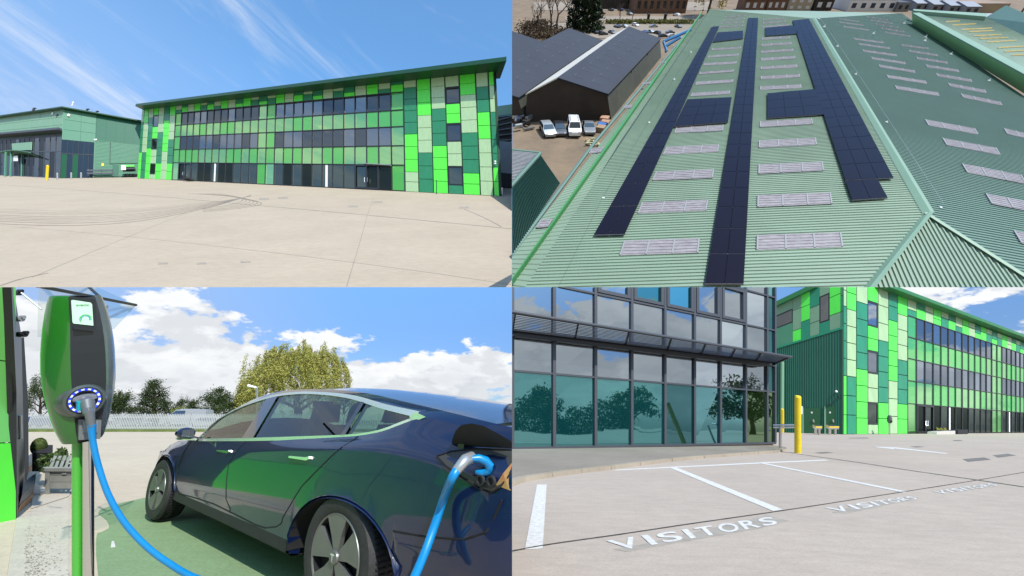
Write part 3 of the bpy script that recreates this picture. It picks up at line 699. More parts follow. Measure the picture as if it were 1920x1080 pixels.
SRc = [(530, 140, 680, 162, 7), (535, 165, 712, 190, 8), (565, 197, 750, 225, 9), (640, 287, 858, 318, 13), (675, 325, 905, 360, 14), (705, 375, 955, 412, 16), (770, 430, 1020, 470, 18), (825, 487, 1090, 533, 20),
 (885, 565, 1175, 612, 24), (945, 645, 1265, 700, 28), (1170, 900, 1545, 973, 46), (1300, 1040, 1705, 1120, 54), (1445, 1232, 1890, 1325, 68), (1620, 1455, 2110, 1560, 80), (1830, 1735, 2360, 1850, 96),
 (740, 125, 890, 150, 7), (770, 150, 925, 175, 8), (805, 178, 970, 205, 9), (850, 210, 1015, 237, 10), (880, 240, 1060, 270, 11), (1000, 335, 1195, 362, 13), (1055, 378, 1262, 412, 15), (1110, 430, 1335, 467, 17),
 (1180, 487, 1418, 527, 20), (1255, 553, 1515, 600, 22), (1345, 625, 1620, 680, 26), (1440, 705, 1735, 770, 30), (1760, 965, 2040, 1035, 44)]
for x0, y0, x1, y1, h in SRc:
    skylight([(1440 + x / 4, y / 4) for x, y in ((x0 + h * .6, y0 + h), (x1 + h * .6, y1 + h * .9), (x1, y1 - h * .1), (x0, y0))], PR2, 3, SKYL)
for x0, y0, x1, y1, h in ((830, 795, 905, 790, 24), (975, 622, 1045, 617, 17), (1105, 470, 1155, 466, 12), (1205, 338, 1268, 334, 12), (575, 1120, 690, 1110, 38), (180, 1655, 310, 1650, 60)):
    skylight([(960 + x / 4, y / 4) for x, y in ((x0, y0 + h), (x1 - h * .7, y1 + h), (x1, y1), (x0 + h * .6, y0))], Pl(PL2.n, PL2.d - 2.1), 1, SKYL)
# solar panels
def solar_mat():
    m, N, Lk, P = new_mat('solar cell glass'); P.inputs['Base Color'].default_value = (.007, .0055, .012, 1); P.inputs['Roughness'].default_value = .35; P.inputs['Specular IOR Level'].default_value = .08
    return m
SOLAR = solar_mat(); RAILM = M('grey clamp rail', (.16, .16, .19), .4, metal=.5)
def solar(label, blocks):
    o = Fac([c2(*p) for p in blocks[0][0]], PL2).P(.5, .5)
    t = thing('solar_array', label, 'solar panels', o, 'solar panel runs on the left slope')
    for qd, nx, ny in blocks:
        f = Fac([c2(*p) for p in qd], PL2)
        lx = (f.P(0, .5) - f.P(1, .5)).length; ly = (f.P(.5, 0) - f.P(.5, 1)).length
        gx, gy = .05 / lx, .11 / ly
        for i in range(nx):
            for j in range(ny):
                m = MB(); f.box(m, i / nx + gx, (i + 1) / nx - gx, j / ny + gy, (j + 1) / ny - gy, .75, .95); m.build('solar_panel', SOLAR, t, clip='RT')
        m = MB()
        for j in range(ny + 1): f.box(m, 0, 1, max(0, j / ny - gy * 1.1), min(1, j / ny + gy * 1.1), .6, .86)
        m.build('clamp_rail', RAILM, t, clip='RT')
solar('long straight run of dark solar panels two wide down the middle of the slope', [(((720, 1077), (865, 1077), (922, 72), (885, 72)), 2, 32)])
solar('left run of solar panels bent twice towards the middle run', [(((305, 893), (422, 890), (777, 103), (748, 105)), 2, 27),
      (((606, 483), (808, 467), (822, 372), (656, 381)), 3, 3), (((752, 163), (865, 150), (865, 120), (770, 127)), 2, 2)])
solar('right run of solar panels three wide with a notched near end', [(((1245, 688), (1425, 678), (1112, 75), (1050, 82)), 3, 27), (((1270, 762), (1403, 753), (1365, 683), (1245, 690)), 2, 1),
      (((955, 452), (1166, 438), (1135, 342), (955, 358)), 3, 3), (((948, 140), (1073, 132), (1054, 100), (948, 110)), 3, 2)])
# fall arrest posts with their cables
ANC = [(1440 + x / 4, y / 4, PR2) for x, y in ((655, 562), (885, 922), (517, 352), (420, 205), (380, 145), (790, 255), (1020, 178), (1180, 282), (1370, 410), (1655, 609), (1175, 308))] + [(1762, 391, PR2), (1131, 373, PL2), (1217, 231, PL2), (1264, 150, PL2), (1335, 53, PL2), (1295, 99, PL2)]
ANL = ('midway down the ridge row on the right slope, fourth from far', 'second from the near end of the ridge row', 'third from the far end of the ridge row', 'second from the far end of the ridge row', 'at the far end of the ridge row', 'alone between the two far skylight columns', 'far end of the valley row', 'third of the valley row', 'fourth of the valley row', 'nearest of the valley row at the right border', 'second of the valley row',
 'largest, nearest the ridge junction', 'nearest on the left eave beside the bent solar run', 'second nearest on the left eave', 'third along the left eave', 'at the far top of the bent solar run', 'fourth along the left eave')
for i, (u, v, pl) in enumerate(ANC):
    b = pl.hit(u, v); t = thing('roof_anchor', 'white roof safety post, ' + ANL[i], 'roof anchor', b, 'fall arrest posts on the roof')
    k = max(.35, b.length / 420) ; X = dr; Y = dR0
    m = MB(); m.box(b + pl.n * .35, (.8 * k, .8 * k, .08), X, Y, pl.n); m.build('base_plate', WHITE, t)
    m = MB(); m.tube([b + pl.n * .3, b + pl.n * 1.6 * k], .22 * k, 8); m.tube([b + pl.n * .35 + X * .7 * k, b + pl.n * 1.3 * k], .12 * k, 6); m.tube([b + pl.n * .35 - Y * .7 * k, b + pl.n * 1.3 * k], .12 * k, 6); m.build('post', WHITE, t)
cb_ = thing('safety_cable', 'thin steel safety line strung between the posts beside the ridge', 'cable', PR2.hit(1690, 250))
m = MB(); pts = [PR2.hit(1440 + x / 4, y / 4) + PR2.n * 1.2 for x, y in ((380, 143), (420, 203), (517, 350), (655, 560), (885, 920))] + [PR2.hit(1762, 390) + PR2.n * 1.2]
for a, b in zip(pts[:-1], pts[1:]): m.tube([a, b], .03, 4)
m.build('line', GALV, cb_)
cb2 = thing('safety_cable', 'thin dark safety line along the left eave of the roof', 'cable', PL2.hit(1100, 400))
m = MB(); pts = [PL2.hit(u, v) + PL2.n * .6 for u, v in ((1050, 536), (1131, 371), (1217, 229), (1264, 149), (1295, 98))]
for a, b in zip(pts[:-1], pts[1:]): m.tube([a, b], .03, 4)
m.build('line', FRAME, cb2, clip='RT')
# neighbouring roof behind its parapet
nb = thing('warehouse', 'neighbouring green roof with ochre skylights behind a pale parapet', 'warehouse', PR2.hit(1860, 130))
PV = Pl(PR2.n, PR2.d)
m = MB(); a0, a1, a2 = PR2.hit(*c2(1500, 92)), PR2.hit(*c2(1620, 150)), PR2.hit(*c2(1960, 375))
topd = lambda u, v, p: ray(u, v) * (p.dot(CAMF) * .985)
b0, b2 = topd(*c2(1500, 52), a0), topd(*c2(1960, 308), a2)
NBW = M('pale green parapet sheet', (.22, .40, .17), .5, var=.05, vs=.1)
m.quad(a0, a2, b2, b0); m.build('parapet_wall', NBW, nb)
away = sideR - nR * sideR.dot(nR) * 0
m = MB(); ed = (dr.cross(PL2.n)).normalized(); m.hexa([b0, b2, b2 + ed * 5, b0 + ed * 5, b0 + PL2.n * .8, b2 + PL2.n * .8, b2 + ed * 5 + PL2.n * .8, b0 + ed * 5 + PL2.n * .8]); m.build('parapet_cap', ROOFCAP, nb)
PN = Pl(PL2.n, PL2.n.dot(b0) - 4)
NF = [c2(1502, 50), c2(1970, 312), c2(2060, 200), c2(1775, 66)]
r0, r1, r2, r3 = [PN.hit(*p) for p in NF]
ribbed(r0, r1, r3, r2, 120, .2, PN.n).build('roof_slope', ROOF, nb)
m = MB(); e_ = [PN.hit(*p) for p in (c2(1775, 66), c2(2060, 200), c2(2000, 150), c2(1830, 62))]; m.quad(*[p + PN.n * h for p, h in zip(e_, (0, 0, 8, 8))]); m.build('far_slope', ROOF_SHADE, nb)
m = MB(); m.slab([c2(1498, 48), c2(1775, 66), c2(1770, 78), c2(1502, 54)], PN, 0, 3); m.build('end_upstand', ROOFCAP, nb)
for x0, y0, x1, y1 in ((1330, 160, 1440, 155), (1450, 218, 1680, 208), (1505, 235, 1695, 227), (1540, 265, 1750, 258), (1585, 287, 1800, 280), (1640, 312, 1860, 302), (1720, 355, 1930, 345), (1770, 382, 1980, 375), (1825, 410, 2040, 405), (1380, 185, 1560, 176)):
    skylight([(1440 + x / 4, y / 4) for x, y in ((x0, y0 + 11), (x1 - 3, y1 + 9), (x1, y1), (x0 + 5, y0 + 1))], PN, 2, SKYO, nb, '')
# ---- the yard below with sheds and parked vehicles
YARD = concrete('brown yard earth', (0.20, 0.145, 0.095), (0.13, 0.10, 0.07), S=6, fine=.25, stain=1.0)
mb = MB(); mb.slab([(960.6, 538.5), (2500, 538.5), (2500, -95), (960.6, -95)], G2, -1, 0); yard2 = structure(mb.build('yard', YARD, clip='RT'))
UP2 = G2.n
def up_plane(a, b, up=UP2):
    n = (b - a).cross(up)
    if n.dot(-a) < 0: n = -n
    return Pl(n, n.dot(a))
SHED_R = M('dark slate sheeting', (.021, .026, .039), .65, spec=.25, var=.12, vs=.05)
SHED_W = M('dark brown blockwork', (.035, .028, .024), .85, var=.25, vs=.08)
SHED_P = M('sky glare sheeting', (.50, .48, .42), .5, var=.08, vs=.05)  # paler copy of the shed roof: glare on the left slope as colour
SHED_S = M('olive sheeting wall', (.055, .06, .045), .7, var=.2, vs=.08)
FL_, FR_ = G2.hit(985, 229), G2.hit(1146, 224)
pg = up_plane(FL_, FR_)
eR, eL, rg = pg.hit(1138.5, 177), pg.hit(988, 177), pg.hit(1046, 147)
Ls = near_t(rg, dr, 1179, 51)
shift = FL_ - FR_
DET = M('roof sheet lap', (.03, .035, .05), .5)
for k in range(3):
    o = shift * k; o = o - UP2 * 0.6 * k
    t = thing('shed', ('dark gabled shed with a pale strip along its left slope', 'dark gabled shed second from the green roof, behind the pale strip', 'dark gabled shed at the left border, behind the other two')[k], 'shed', FL_ + o, 'dark sheds in the yard')
    D = dr * Ls
    a, b, c, d_, e = [p + o for p in (FL_, FR_, eR, rg, eL)]
    m = MB(); m.quad(a, b, c, d_, e); m.build('gable_wall', SHED_W, t, clip='R')
    m = MB(); m.quad(b, b + D, c + D, c); m.build('side_wall', SHED_S, t, clip='R')
    m = MB(); m.quad(a + D, b + D, c + D, d_ + D, e + D); m.build('gable_wall', SHED_W, t, clip='R')
    ov = (c - d_) * .03
    m = MB(); m.hexa([d_ - dr, c + ov - dr, c + ov + D, d_ + D, d_ - dr + UP2 * .8, c + ov - dr + UP2 * .8, c + ov + D + UP2 * .8, d_ + D + UP2 * .8]); sl = m.build('roof_slope', SHED_R, t, clip='R')
    if k < 2 and sl:
        for j in range(10):
            for r_ in range(2):
                tt = (j + .7) / 11.5; p0 = d_ + (c - d_) * (.2 + .38 * r_) + D * tt + UP2 * .8
                m = MB(); Y_ = (c - d_).normalized(); m.box(p0 + (c - d_) * .1, (.35, (c - d_).length * .11, .12), dr, Y_, UP2); m.box(p0 + dr * 3, (3, .3, .12), dr, Y_, UP2); m.build('sheet_lap', DET, sl, clip='R')
    ov = (e - d_) * .03
    m = MB(); m.hexa([d_ - dr, e + ov - dr, e + ov + D, d_ + D, d_ - dr + UP2 * .82, e + ov - dr + UP2 * .82, e + ov + D + UP2 * .82, d_ + D + UP2 * .82]); m.build('roof_slope', SHED_P if k == 0 else SHED_R, t, clip='R')
    m = MB(); m.tube([c + ov * 0 + UP2 * .2, c + D + UP2 * .2], .7, 6); m.build('gutter', BLACK, t, clip='R')
    if k == 0:
        for f_ in (.35, .68):
            m = MB(); p = c + D * f_; m.tube([p + sideR * .5, p + sideR * .5 - UP2 * (c - b).length * .95], .45, 6); m.build('downpipe', BLACK, t)
# green shed at the left edge
G2s = G2; G2 = tilted(-130, 0, 1430, 50.0)
sd = thing('shed', 'small shed of dark teal corrugated sheets at the lower left of the yard', 'shed', G2.hit(1020, 330))
TEALS = M('dark teal sheeting', (.012, .085, .075), .5, var=.08, vs=.1)
pw = up_plane(G2.hit(1052, 342), G2.hit(960, 478))
W4 = Fac([(1050, 343), (930, 520), (930, 382), (1012.5, 289)], pw)
m = MB(); rows = []
for k in range(46):
    for f_, z in ((0, 0), (.5, 0), (.6, .18), (.9, .18)): s_ = (k + f_) / 46; rows.append([W4.P(s_, 0, z), W4.P(s_, 1, z)])
m.grid(rows); m.build('corrugated_wall', TEALS, sd, clip='RT')
p0, p1 = W4.P(0, 1), W4.P(1, 1); rr_ = (G2.hit(950, 320) - G2.hit(1040, 320)).normalized()
ribbed(p0, p1, p0 + rr_ * 9 + UP2 * 1.0, p1 + rr_ * 9 + UP2 * 1.0, 36, .2, UP2).build('roof_slope', M('grey fibre sheeting', (.30, .31, .32), .7, var=.1, vs=.2), sd, clip='RT')
m = MB(); m.tube([p0 + UP2 * .12, p1 + UP2 * .12], .3, 6); m.tube([p0 + UP2 * .12, p0 + rr_ * 9 + UP2 * 1.1], .28, 6); m.build('edge_trim', ROOF_SHADE, sd, clip='RT')
G2 = G2s
# ---- vehicles
def car_body(L, W, H, kind, paint):
    prof = {'van': [(-.5, .22), (-.5, .62), (-.49, .97), (-.44, 1.0), (.20, .99), (.33, .62), (.47, .50), (.5, .40), (.5, .2)],
            'hatch': [(-.5, .22), (-.5, .55), (-.47, .68), (-.40, .94), (-.30, 1.0), (.06, .99), (.24, .66), (.44, .55), (.5, .40), (.5, .2)],
            'saloon': [(-.5, .24), (-.5, .58), (-.46, .68), (-.33, .71), (-.20, .97), (-.1, 1.0), (.05, .98), (.22, .68), (.43, .56), (.5, .42), (.5, .2)]}[kind]
    m = MB(); rows = []
    for x, z in prof:
        k = 1.0 if z < .66 else 1 - (z - .66) / .34 * .20
        kk = .86 if abs(x) > .47 else 1.0
        rows.append([Vector((x * L, y * W / 2 * k * kk, z * H - (.03 * H if abs(y) == 1 and z > .9 else 0))) for y in (-1, -.8, .8, 1)])
    m.grid(rows)
    for sgn in (0, 3):
        m.quad(*[r[sgn] for r in rows])
    return m, prof
def simple_car(name, label, cat, kind, paint, dims, group, far=False):
    L, W, H = dims
    t = thing(name, label, cat, (0, 0, 0), group, axes=(Vector((1, 0, 0)), Vector((0, 1, 0)), Vector((0, 0, 1))))
    m, prof = car_body(L, W, H, kind, paint); m.build('body', paint, t, smooth=True, local=True)
    gl = CARGLASS
    top = [(x, z) for x, z in prof if z > .62]
    x0, x1 = top[0][0], top[-1][0]
    xr0 = min(x for x, z in top if z > .9); xr1 = max(x for x, z in top if z > .9)
    ends = {'van': (-.05, .30), 'hatch': (-.43, .21), 'saloon': (-.30, .19)}[kind]
    for sg in (-1, 1):
        m = MB(); zl, zh = .69, .92
        y0, y1 = W / 2 * .985 + .015, W / 2 * .85 + .015
        m.quad(*[Vector((x * L, sg * y, z * H)) for x, y, z in ((ends[0], y0, zl), (ends[1], y0, zl), (max(ends[0] + .1, ends[1] - .12), y1, zh), (ends[0] + (.02 if kind == 'van' else .07), y1, zh))])
        m.build('window', gl, t, local=True)
    m = MB(); z0, z1 = (.62, .97); ix = [i for i, (x, z) in enumerate(prof) if x > 0 and z > .9][-1]
    (xa, za), (xb, zb) = prof[ix], prof[ix + 1]
    nx = Vector((zb - za, 0, 0)); off = Vector((.02, 0, .02))
    m.quad(*[Vector(((xa + (xb - xa) * q) * L, s_ * W / 2 * kw, (za + (zb - za) * q) * H)) + off for q, s_, kw in ((.08, -1, .72), (.08, 1, .72), (.95, 1, .88), (.95, -1, .88))]); m.build('windscreen', gl, t, local=True)
    for sx in (-.31, .31):
        for sg in (-1, 1):
            m = MB(); r = H * (.215 if kind != 'van' else .17); c = Vector((sx * L, sg * (W / 2 - .1), r)); Y = Vector((0, sg, 0))
            m.lathe([(0, .11), (r * .6, .12), (r * .62, .135), (r * .97, .12), (r, .06), (r, -.1), (0, -.1)], c, Y, Vector((1, 0, 0)), Vector((0, 0, 1)), 14); w = m.build('wheel', BLACK, t, smooth=True, local=True)
            if not far:
                m = MB(); m.lathe([(0, .135), (r * .55, .125)], c, Y, Vector((1, 0, 0)), Vector((0, 0, 1)), 10); m.build('hub_cap', GALV, w, local=True)
    for sg in (-1, 1):
        m = MB(); m.box(Vector((L * .492, sg * W * .34, H * .44)), (.04 * L * .4, W * .09, H * .045)); m.build('headlight', LAMP, t, local=True)
    if kind == 'van':
        for sg in (-1, 1):
            m = MB(); m.box(Vector((-.1 * L, sg * W * .3, H * 1.0)), (L * .22, .06, .05)); m.build('roof_bar', GALV, t, local=True)
    return t
CARGLASS = mirror('car glass', (.008, .01, .012), (.5, .55, .6), .12)
LAMP = M('lamp glass', (.55, .56, .58), .15)
P_WHITE = M('white car paint', (.72, .73, .74), .3, coat=.6); P_SILV = M('silver car paint', (.36, .38, .40), .3, metal=.4, coat=.6); P_DARK = M('black car paint', (.02, .022, .027), .25, coat=.8); P_BLUE = M('blue car paint', (.03, .05, .14), .3, coat=.8); P_GREY = M('grey car paint', (.13, .14, .15), .3, coat=.7)
def set_on(t, pl, u, v, yaw, scale, look_up=None):
    b = pl.hit(u, v); Z = pl.n; X0 = (dr - Z * dr.dot(Z)).normalized(); Y0 = Z.cross(X0)
    X = X0 * math.cos(yaw) + Y0 * math.sin(yaw); Y = Z.cross(X); place(t, b, X, Y, Z, scale)
near = [('parked_car', 'old silver estate car parked at the left end of the shed row', 'car', 'hatch', P_SILV, (4.3, 1.75, 1.45), 1026, 250, -2.55, 4.3),
        ('parked_car', 'black hatchback tucked between the silver car and the white van', 'car', 'hatch', P_DARK, (4.1, 1.72, 1.45), 1048, 249, -2.65, 4.1),
        ('parked_van', 'white van with roof bars facing out of the shed row', 'van', 'van', P_WHITE, (4.6, 1.85, 1.95), 1075, 249, -2.75, 4.3),
        ('parked_car', 'dark grey car parked right of the white van by the shed', 'car', 'saloon', P_GREY, (4.3, 1.75, 1.42), 1103, 246, -2.75, 4.1)]
for n_, lb, ct, kd, pt_, dm, u, v, yw, sc in near:
    set_on(simple_car(n_, lb, ct, kd, pt_, dm, 'vehicles parked by the dark shed'), G2, u, v, yw, sc)
protos = [simple_car('parked_car', 'small parked car far across the yard', 'car', kd, pt_, (4.3, 1.75, 1.45), 'cars in the far car park', True) for kd, pt_ in (('hatch', P_DARK), ('saloon', P_GREY), ('hatch', P_WHITE), ('saloon', P_SILV), ('hatch', P_BLUE))]
far_spots = [(1157, 52, 0), (1170, 51.5, 3), (1191, 49, 2), (1225, 51.5, 3), (1271, 52, 1), (1116, 63, 0), (1131, 66, 0), (1147, 63, 1), (1219, 62, 3), (1231, 64, 0), (1256, 63, 1), (1259, 70, 2), (1243, 70, 0), (1117, 19.5, 2), (1145, 20, 0), (1163, 20, 4), (1128, 27, 0), (1180, 28, 1), (1208, 63, 4), (1268, 30, 2)]
used = set()
fl_names = ('black', 'grey', 'white', 'silver', 'blue')
where = ('first of the row before the green hedge', 'second of the row before the green hedge', 'third in the row before the hedge, beside the conifer gap', 'alone mid row before the hedge', 'last of the hedge row beside the roof edge',
 'nearest the conifer behind the middle shed', 'second from the conifer, behind the sheds', 'third from the conifer, behind the sheds', 'behind the ridge end of the pale shed', 'just right of the pale shed ridge', 'in the second row beside the green roof edge', 'nearest the blue frame at the roof corner', 'second nearest the blue frame',
 'across the road, leftmost in front of the brown building', 'across the road before the middle of the brown building', 'across the road before the right of the brown building', 'in the bay row along the road, left', 'in the bay row along the road, right', 'hidden low behind the pale shed end', 'by the willow across the road')
rr = random.Random(3)
for i, (u, v, k) in enumerate(far_spots):
    o = protos[k] if k not in used else copy_tree(protos[k]); used.add(k)
    o['label'] = f'{fl_names[k]} parked car, {where[i]}'
    set_on(o, G2, u, v, rr.choice([.75, .85, -2.3, -.9]), 2.7)
# ---- stacked odds and ends in the yard
rub = thing('pallet_stack', 'stack of brown and blue crates beside the roof edge in the yard', 'crates', G2.hit(1131, 232))
X2 = dr; Y2 = UP2.cross(dr).normalized(); X2 = Y2.cross(UP2).normalized()
for i, (u, v, c) in enumerate(((1134, 236, (.30, .17, .1)), (1133, 228, (.35, .2, .13)), (1128, 240, (.02, .1, .3)), (1126, 246, (.25, .17, .1)))):
    m = MB(); b = G2.hit(u, v); m.box(b + UP2 * 1.6, (3, 2.6, 1.6), X2, Y2, UP2); m.build('crate', M('crate', c, .7, var=.2, vs=.4), rub)
heap = thing('rubble_heap', 'heap of pale timber and rubbish by the canopy edge', 'rubble', G2.hit(1112, 270))
rr = random.Random(8)
for i in range(16):
    m = MB(); b = G2.hit(1102 + rr.random() * 22, 262 + rr.random() * 16); a = rr.random() * PI
    m.box(b + UP2 * rr.uniform(.4, 1.6), (rr.uniform(1, 3), rr.uniform(.3, .9), rr.uniform(.2, .6)), X2 * math.cos(a) + Y2 * math.sin(a), Y2 * math.cos(a) - X2 * math.sin(a), UP2); m.build('timber', M('timber scrap', (rr.uniform(.25, .45), .28, .16), .8), heap, clip='R')
trl = thing('boat_trailer', 'tangle of dark machinery and a trailer at the left of the yard', 'machinery', G2.hit(975, 238))
for i in range(14):
    m = MB(); b = G2.hit(962 + rr.random() * 30, 222 + rr.random() * 24); a = rr.random() * PI
    m.box(b + UP2 * rr.uniform(.8, 4), (rr.uniform(1.5, 5), rr.uniform(.3, 1.2), rr.uniform(.3, 1.3)), X2 * math.cos(a) + Y2 * math.sin(a), Y2 * math.cos(a) - X2 * math.sin(a), UP2); m.build('frame_piece', (BLACK, P_GREY, P_BLUE, GALV)[i % 4], trl, clip='R')
bf = thing('blue_frame', 'blue steel frame standing at the roof corner by the car park', 'frame', G2.hit(1247, 92))
m = MB()
for u, v, u2, v2 in ((1244, 78, 1250, 96), (1250, 96, 1247, 96), (1244, 78, 1296, 56), (1246, 88, 1275, 70)): m.tube([ray(u, v) * 330, ray(u2, v2) * 330], 1.1, 6)
m.build('frame', M('blue steel', (.02, .16, .36), .5), bf)
# ---- across the road
ROAD2 = M('grey road asphalt', (.20, .165, .13), .9, var=.15, vs=.02)
for k, (a, b) in enumerate(((31, 39), (44, 72), (4, 20))):
    mb = MB(); mb.slab([(1060 - k * 30, b), (1330, b), (1330, a), (1060 - k * 30, a)], G2, .05, .4); structure(mb.build('road', ROAD2, clip='R'))
BUILD = []
def block(label, u0, u1, v, hp, depth, wall, roof, nwin, wmat, pitch=0, name='building', rows=1):
    a, b = G2.hit(u0, v), G2.hit(u1, v); pl = up_plane(a, b); up = UP2 * (hp / F * a.dot(CAMF)); bk = -pl.n * depth
    t = thing(name, label, 'house' if name == 'house' else 'building', a)
    m = MB(); m.hexa([a, b, b + bk, a + bk, a + up, b + up, b + bk + up, a + bk + up]); m.build('wall', wall, t)
    m = MB()
    if pitch:
        md = up * pitch; ov = pl.n * 1.5
        m.hexa([a + up + ov, b + up + ov, b + up + bk / 2 + md, a + up + bk / 2 + md, a + up * 1.06 + ov, b + up * 1.06 + ov, b + up * 1.06 + bk / 2 + md, a + up * 1.06 + bk / 2 + md])
        m.hexa([a + up + bk, b + up + bk, b + up + bk / 2 + md, a + up + bk / 2 + md, a + up * 1.06 + bk, b + up * 1.06 + bk, b + up * 1.06 + bk / 2 + md, a + up * 1.06 + bk / 2 + md])
        for p in (a, b):
            m.quad(p + up, p + up + bk, p + up + bk / 2 + md)
    else: m.hexa([a + up, b + up, b + bk + up, a + bk + up, a + up * 1.05, b + up * 1.05, b + bk + up * 1.05, a + bk + up * 1.05])
    m.build('roof', roof, t)
    for r in range(rows):
        for i in range(nwin):
            s0, s1 = (i + .28) / nwin, (i + .72) / nwin; z0, z1 = (r + .3) / rows, (r + .75) / rows
            m = MB(); m.hexa([a.lerp(b, s) + up * z + pl.n * d for d in (-.2, .5) for s, z in ((s0, z0), (s1, z0), (s1, z1), (s0, z1))]); m.build('window', wmat, t)
BRK = M('brown brick', (.16, .09, .06), .9, var=.2, vs=.1); BEI = M('beige render', (.34, .29, .22), .9, var=.1, vs=.1); SLT = M('slate roof', (.06, .055, .055), .8, var=.2, vs=.1); NVY = M('navy sheet roof', (.03, .03, .05), .7, var=.15, vs=.05); GRYB = M('grey sheet roof', (.22, .23, .26), .7, var=.1, vs=.05); WHB = M('white render', (.62, .62, .62), .8, var=.06, vs=.1)
WN = M('dark window', (.015, .018, .022), .2); WNW = M('white window', (.5, .52, .55), .3)
block('long dark building with brown base across the road left of the willow', 1190, 1285, 25, 26, 60, BRK, NVY, 8, WN)
block('dark workshop behind the parked cars, left of the long building', 1100, 1188, 17, 30, 60, SHED_W, NVY, 5, WN)
block('brown gabled house just right of the golden willow', 1392, 1432, 21, 18, 26, BRK, SLT, 3, WNW, .6, 'house')
block('brick house with dark roof, second of the house row', 1435, 1470, 20.5, 18, 26, BRK, SLT, 3, WNW, .6, 'house')
block('beige rendered house, third of the house row', 1474, 1519, 20, 20, 26, BEI, SLT, 3, WNW, .5, 'house', 2)
block('dark brown gabled house with two white windows, right end of the row', 1524, 1558, 20, 18, 26, SHED_W, SLT, 2, WNW, .7, 'house')
block('white commercial building with navy shutters behind the roof', 1588, 1676, 21, 17, 50, WHB, GRYB, 5, M('navy shutter', (.02, .03, .07), .6))
block('grey sheet workshop with low roof right of the white building', 1678, 1702, 22, 14, 40, P_GREY, NVY, 2, WN)
for i in range(4):
    block(('first', 'second', 'third', 'fourth')[i] + ' of four grey gabled workshops beyond the parapet', 1712 + i * 31, 1740 + i * 31, 20 + i * 2, 11, 40, GRYB, M('blue grey roof', (.16, .18, .22), .6), 2, WN, .5)
block('long brown roofed warehouse at the far right beyond the workshops', 1800, 1885, 24, 14, 90, M('tan sheet', (.33, .26, .17), .8, var=.1, vs=.05), M('brown roof sheet', (.20, .14, .10), .8, var=.15, vs=.03), 0, WN)
block('pale flat building behind the ochre skylight roof at the far right', 1870, 1990, 50, 10, 60, GRYB, GRYB, 6, WN)
# hedge, trees
def leaf_mesh(name, centers, sizes, seed, per=None):
    r = np.random.default_rng(seed); n = len(centers)
    nv = r.normal(size=(n, 3)); nv /= np.linalg.norm(nv, axis=1)[:, None] + 1e-9
    t = np.cross(nv, r.normal(size=(n, 3))); t /= np.linalg.norm(t, axis=1)[:, None] + 1e-9
    b = np.cross(nv, t); s = sizes[:, None]
    V = np.stack([centers - t * s, centers - b * s * .45, centers + t * s, centers + b * s * .45], 1).reshape(-1, 3)
    me = bpy.data.meshes.new(name); me.vertices.add(4 * n); me.vertices.foreach_set('co', V.astype(np.float32).ravel())
    me.loops.add(4 * n); me.loops.foreach_set('vertex_index', np.arange(4 * n, dtype=np.int32)); me.polygons.add(n)
    me.polygons.foreach_set('loop_start', np.arange(0, 4 * n, 4, dtype=np.int32)); me.update(calc_edges=True); me.validate()
    return me
def add_mesh(name, me, mat, parent):
    me.materials.append(mat); o = bpy.data.objects.new(name, me); COL.objects.link(o); o.parent = parent; BASE[o.name] = Vector((0, 0, 0)); return o
def crown_pts(kind, r, n):
    if kind == 'cone':
        nt = 46; C = []
        for i in range(nt):
            h = (i / nt) ** .9; rad = (1 - h) * .5 + .03
            for k in range(max(3, int(16 * (1 - h)) + 3)):
                a = r.uniform(0, 2 * PI); q = rad * r.uniform(.55, 1.12); C.append((math.cos(a) * q, math.sin(a) * q, .06 + .94 * h - q * .25))
        C = np.array(C); idx = r.integers(0, len(C), n); return C[idx] + r.normal(size=(n, 3)) * np.array([.045, .045, .022])
    if kind == 'round':
        K = 60; d = r.normal(size=(K, 3)); d /= np.linalg.norm(d, axis=1)[:, None]; d[:, 2] = np.abs(d[:, 2]) * 1.0 - .28
        C = d * r.uniform(.45, 1.0, (K, 1)) * np.array([.5, .5, .62]) + np.array([0, 0, .45]); idx = r.integers(0, K, n)
        return C[idx] + r.normal(size=(n, 3)) * r.uniform(.03, .075, (K, 1))[idx]
    if kind == 'weep':
        K = 300; a = r.uniform(0, 2 * PI, K); q = np.sqrt(r.uniform(0, 1, K)); top = .96 - .30 * q ** 3 + r.normal(size=K) * .07 + .06 * np.sin(a * 3 + 1)
        x = np.cos(a) * q * .5; y = np.sin(a) * q * .5; ln = r.uniform(.12, .5, K) * (0.45 + q); idx = r.integers(0, K, n); f = r.uniform(0, 1, n)
        z = top[idx] - f * ln[idx]; out = 1 + .10 * np.sin(f * 2)
        return np.stack([x[idx] * out, y[idx] * out, np.maximum(z, .03)], 1) + r.normal(size=(n, 3)) * np.array([.012, .012, .015])
    if kind == 'bush':
        K = 26; C = np.stack([r.uniform(-.45, .45, K), r.uniform(-.45, .45, K), r.uniform(.1, .75, K)], 1); C[:, 2] *= 1 - 1.2 * (C[:, 0] ** 2 + C[:, 1] ** 2); idx = r.integers(0, K, n)
        return C[idx] + r.normal(size=(n, 3)) * .1
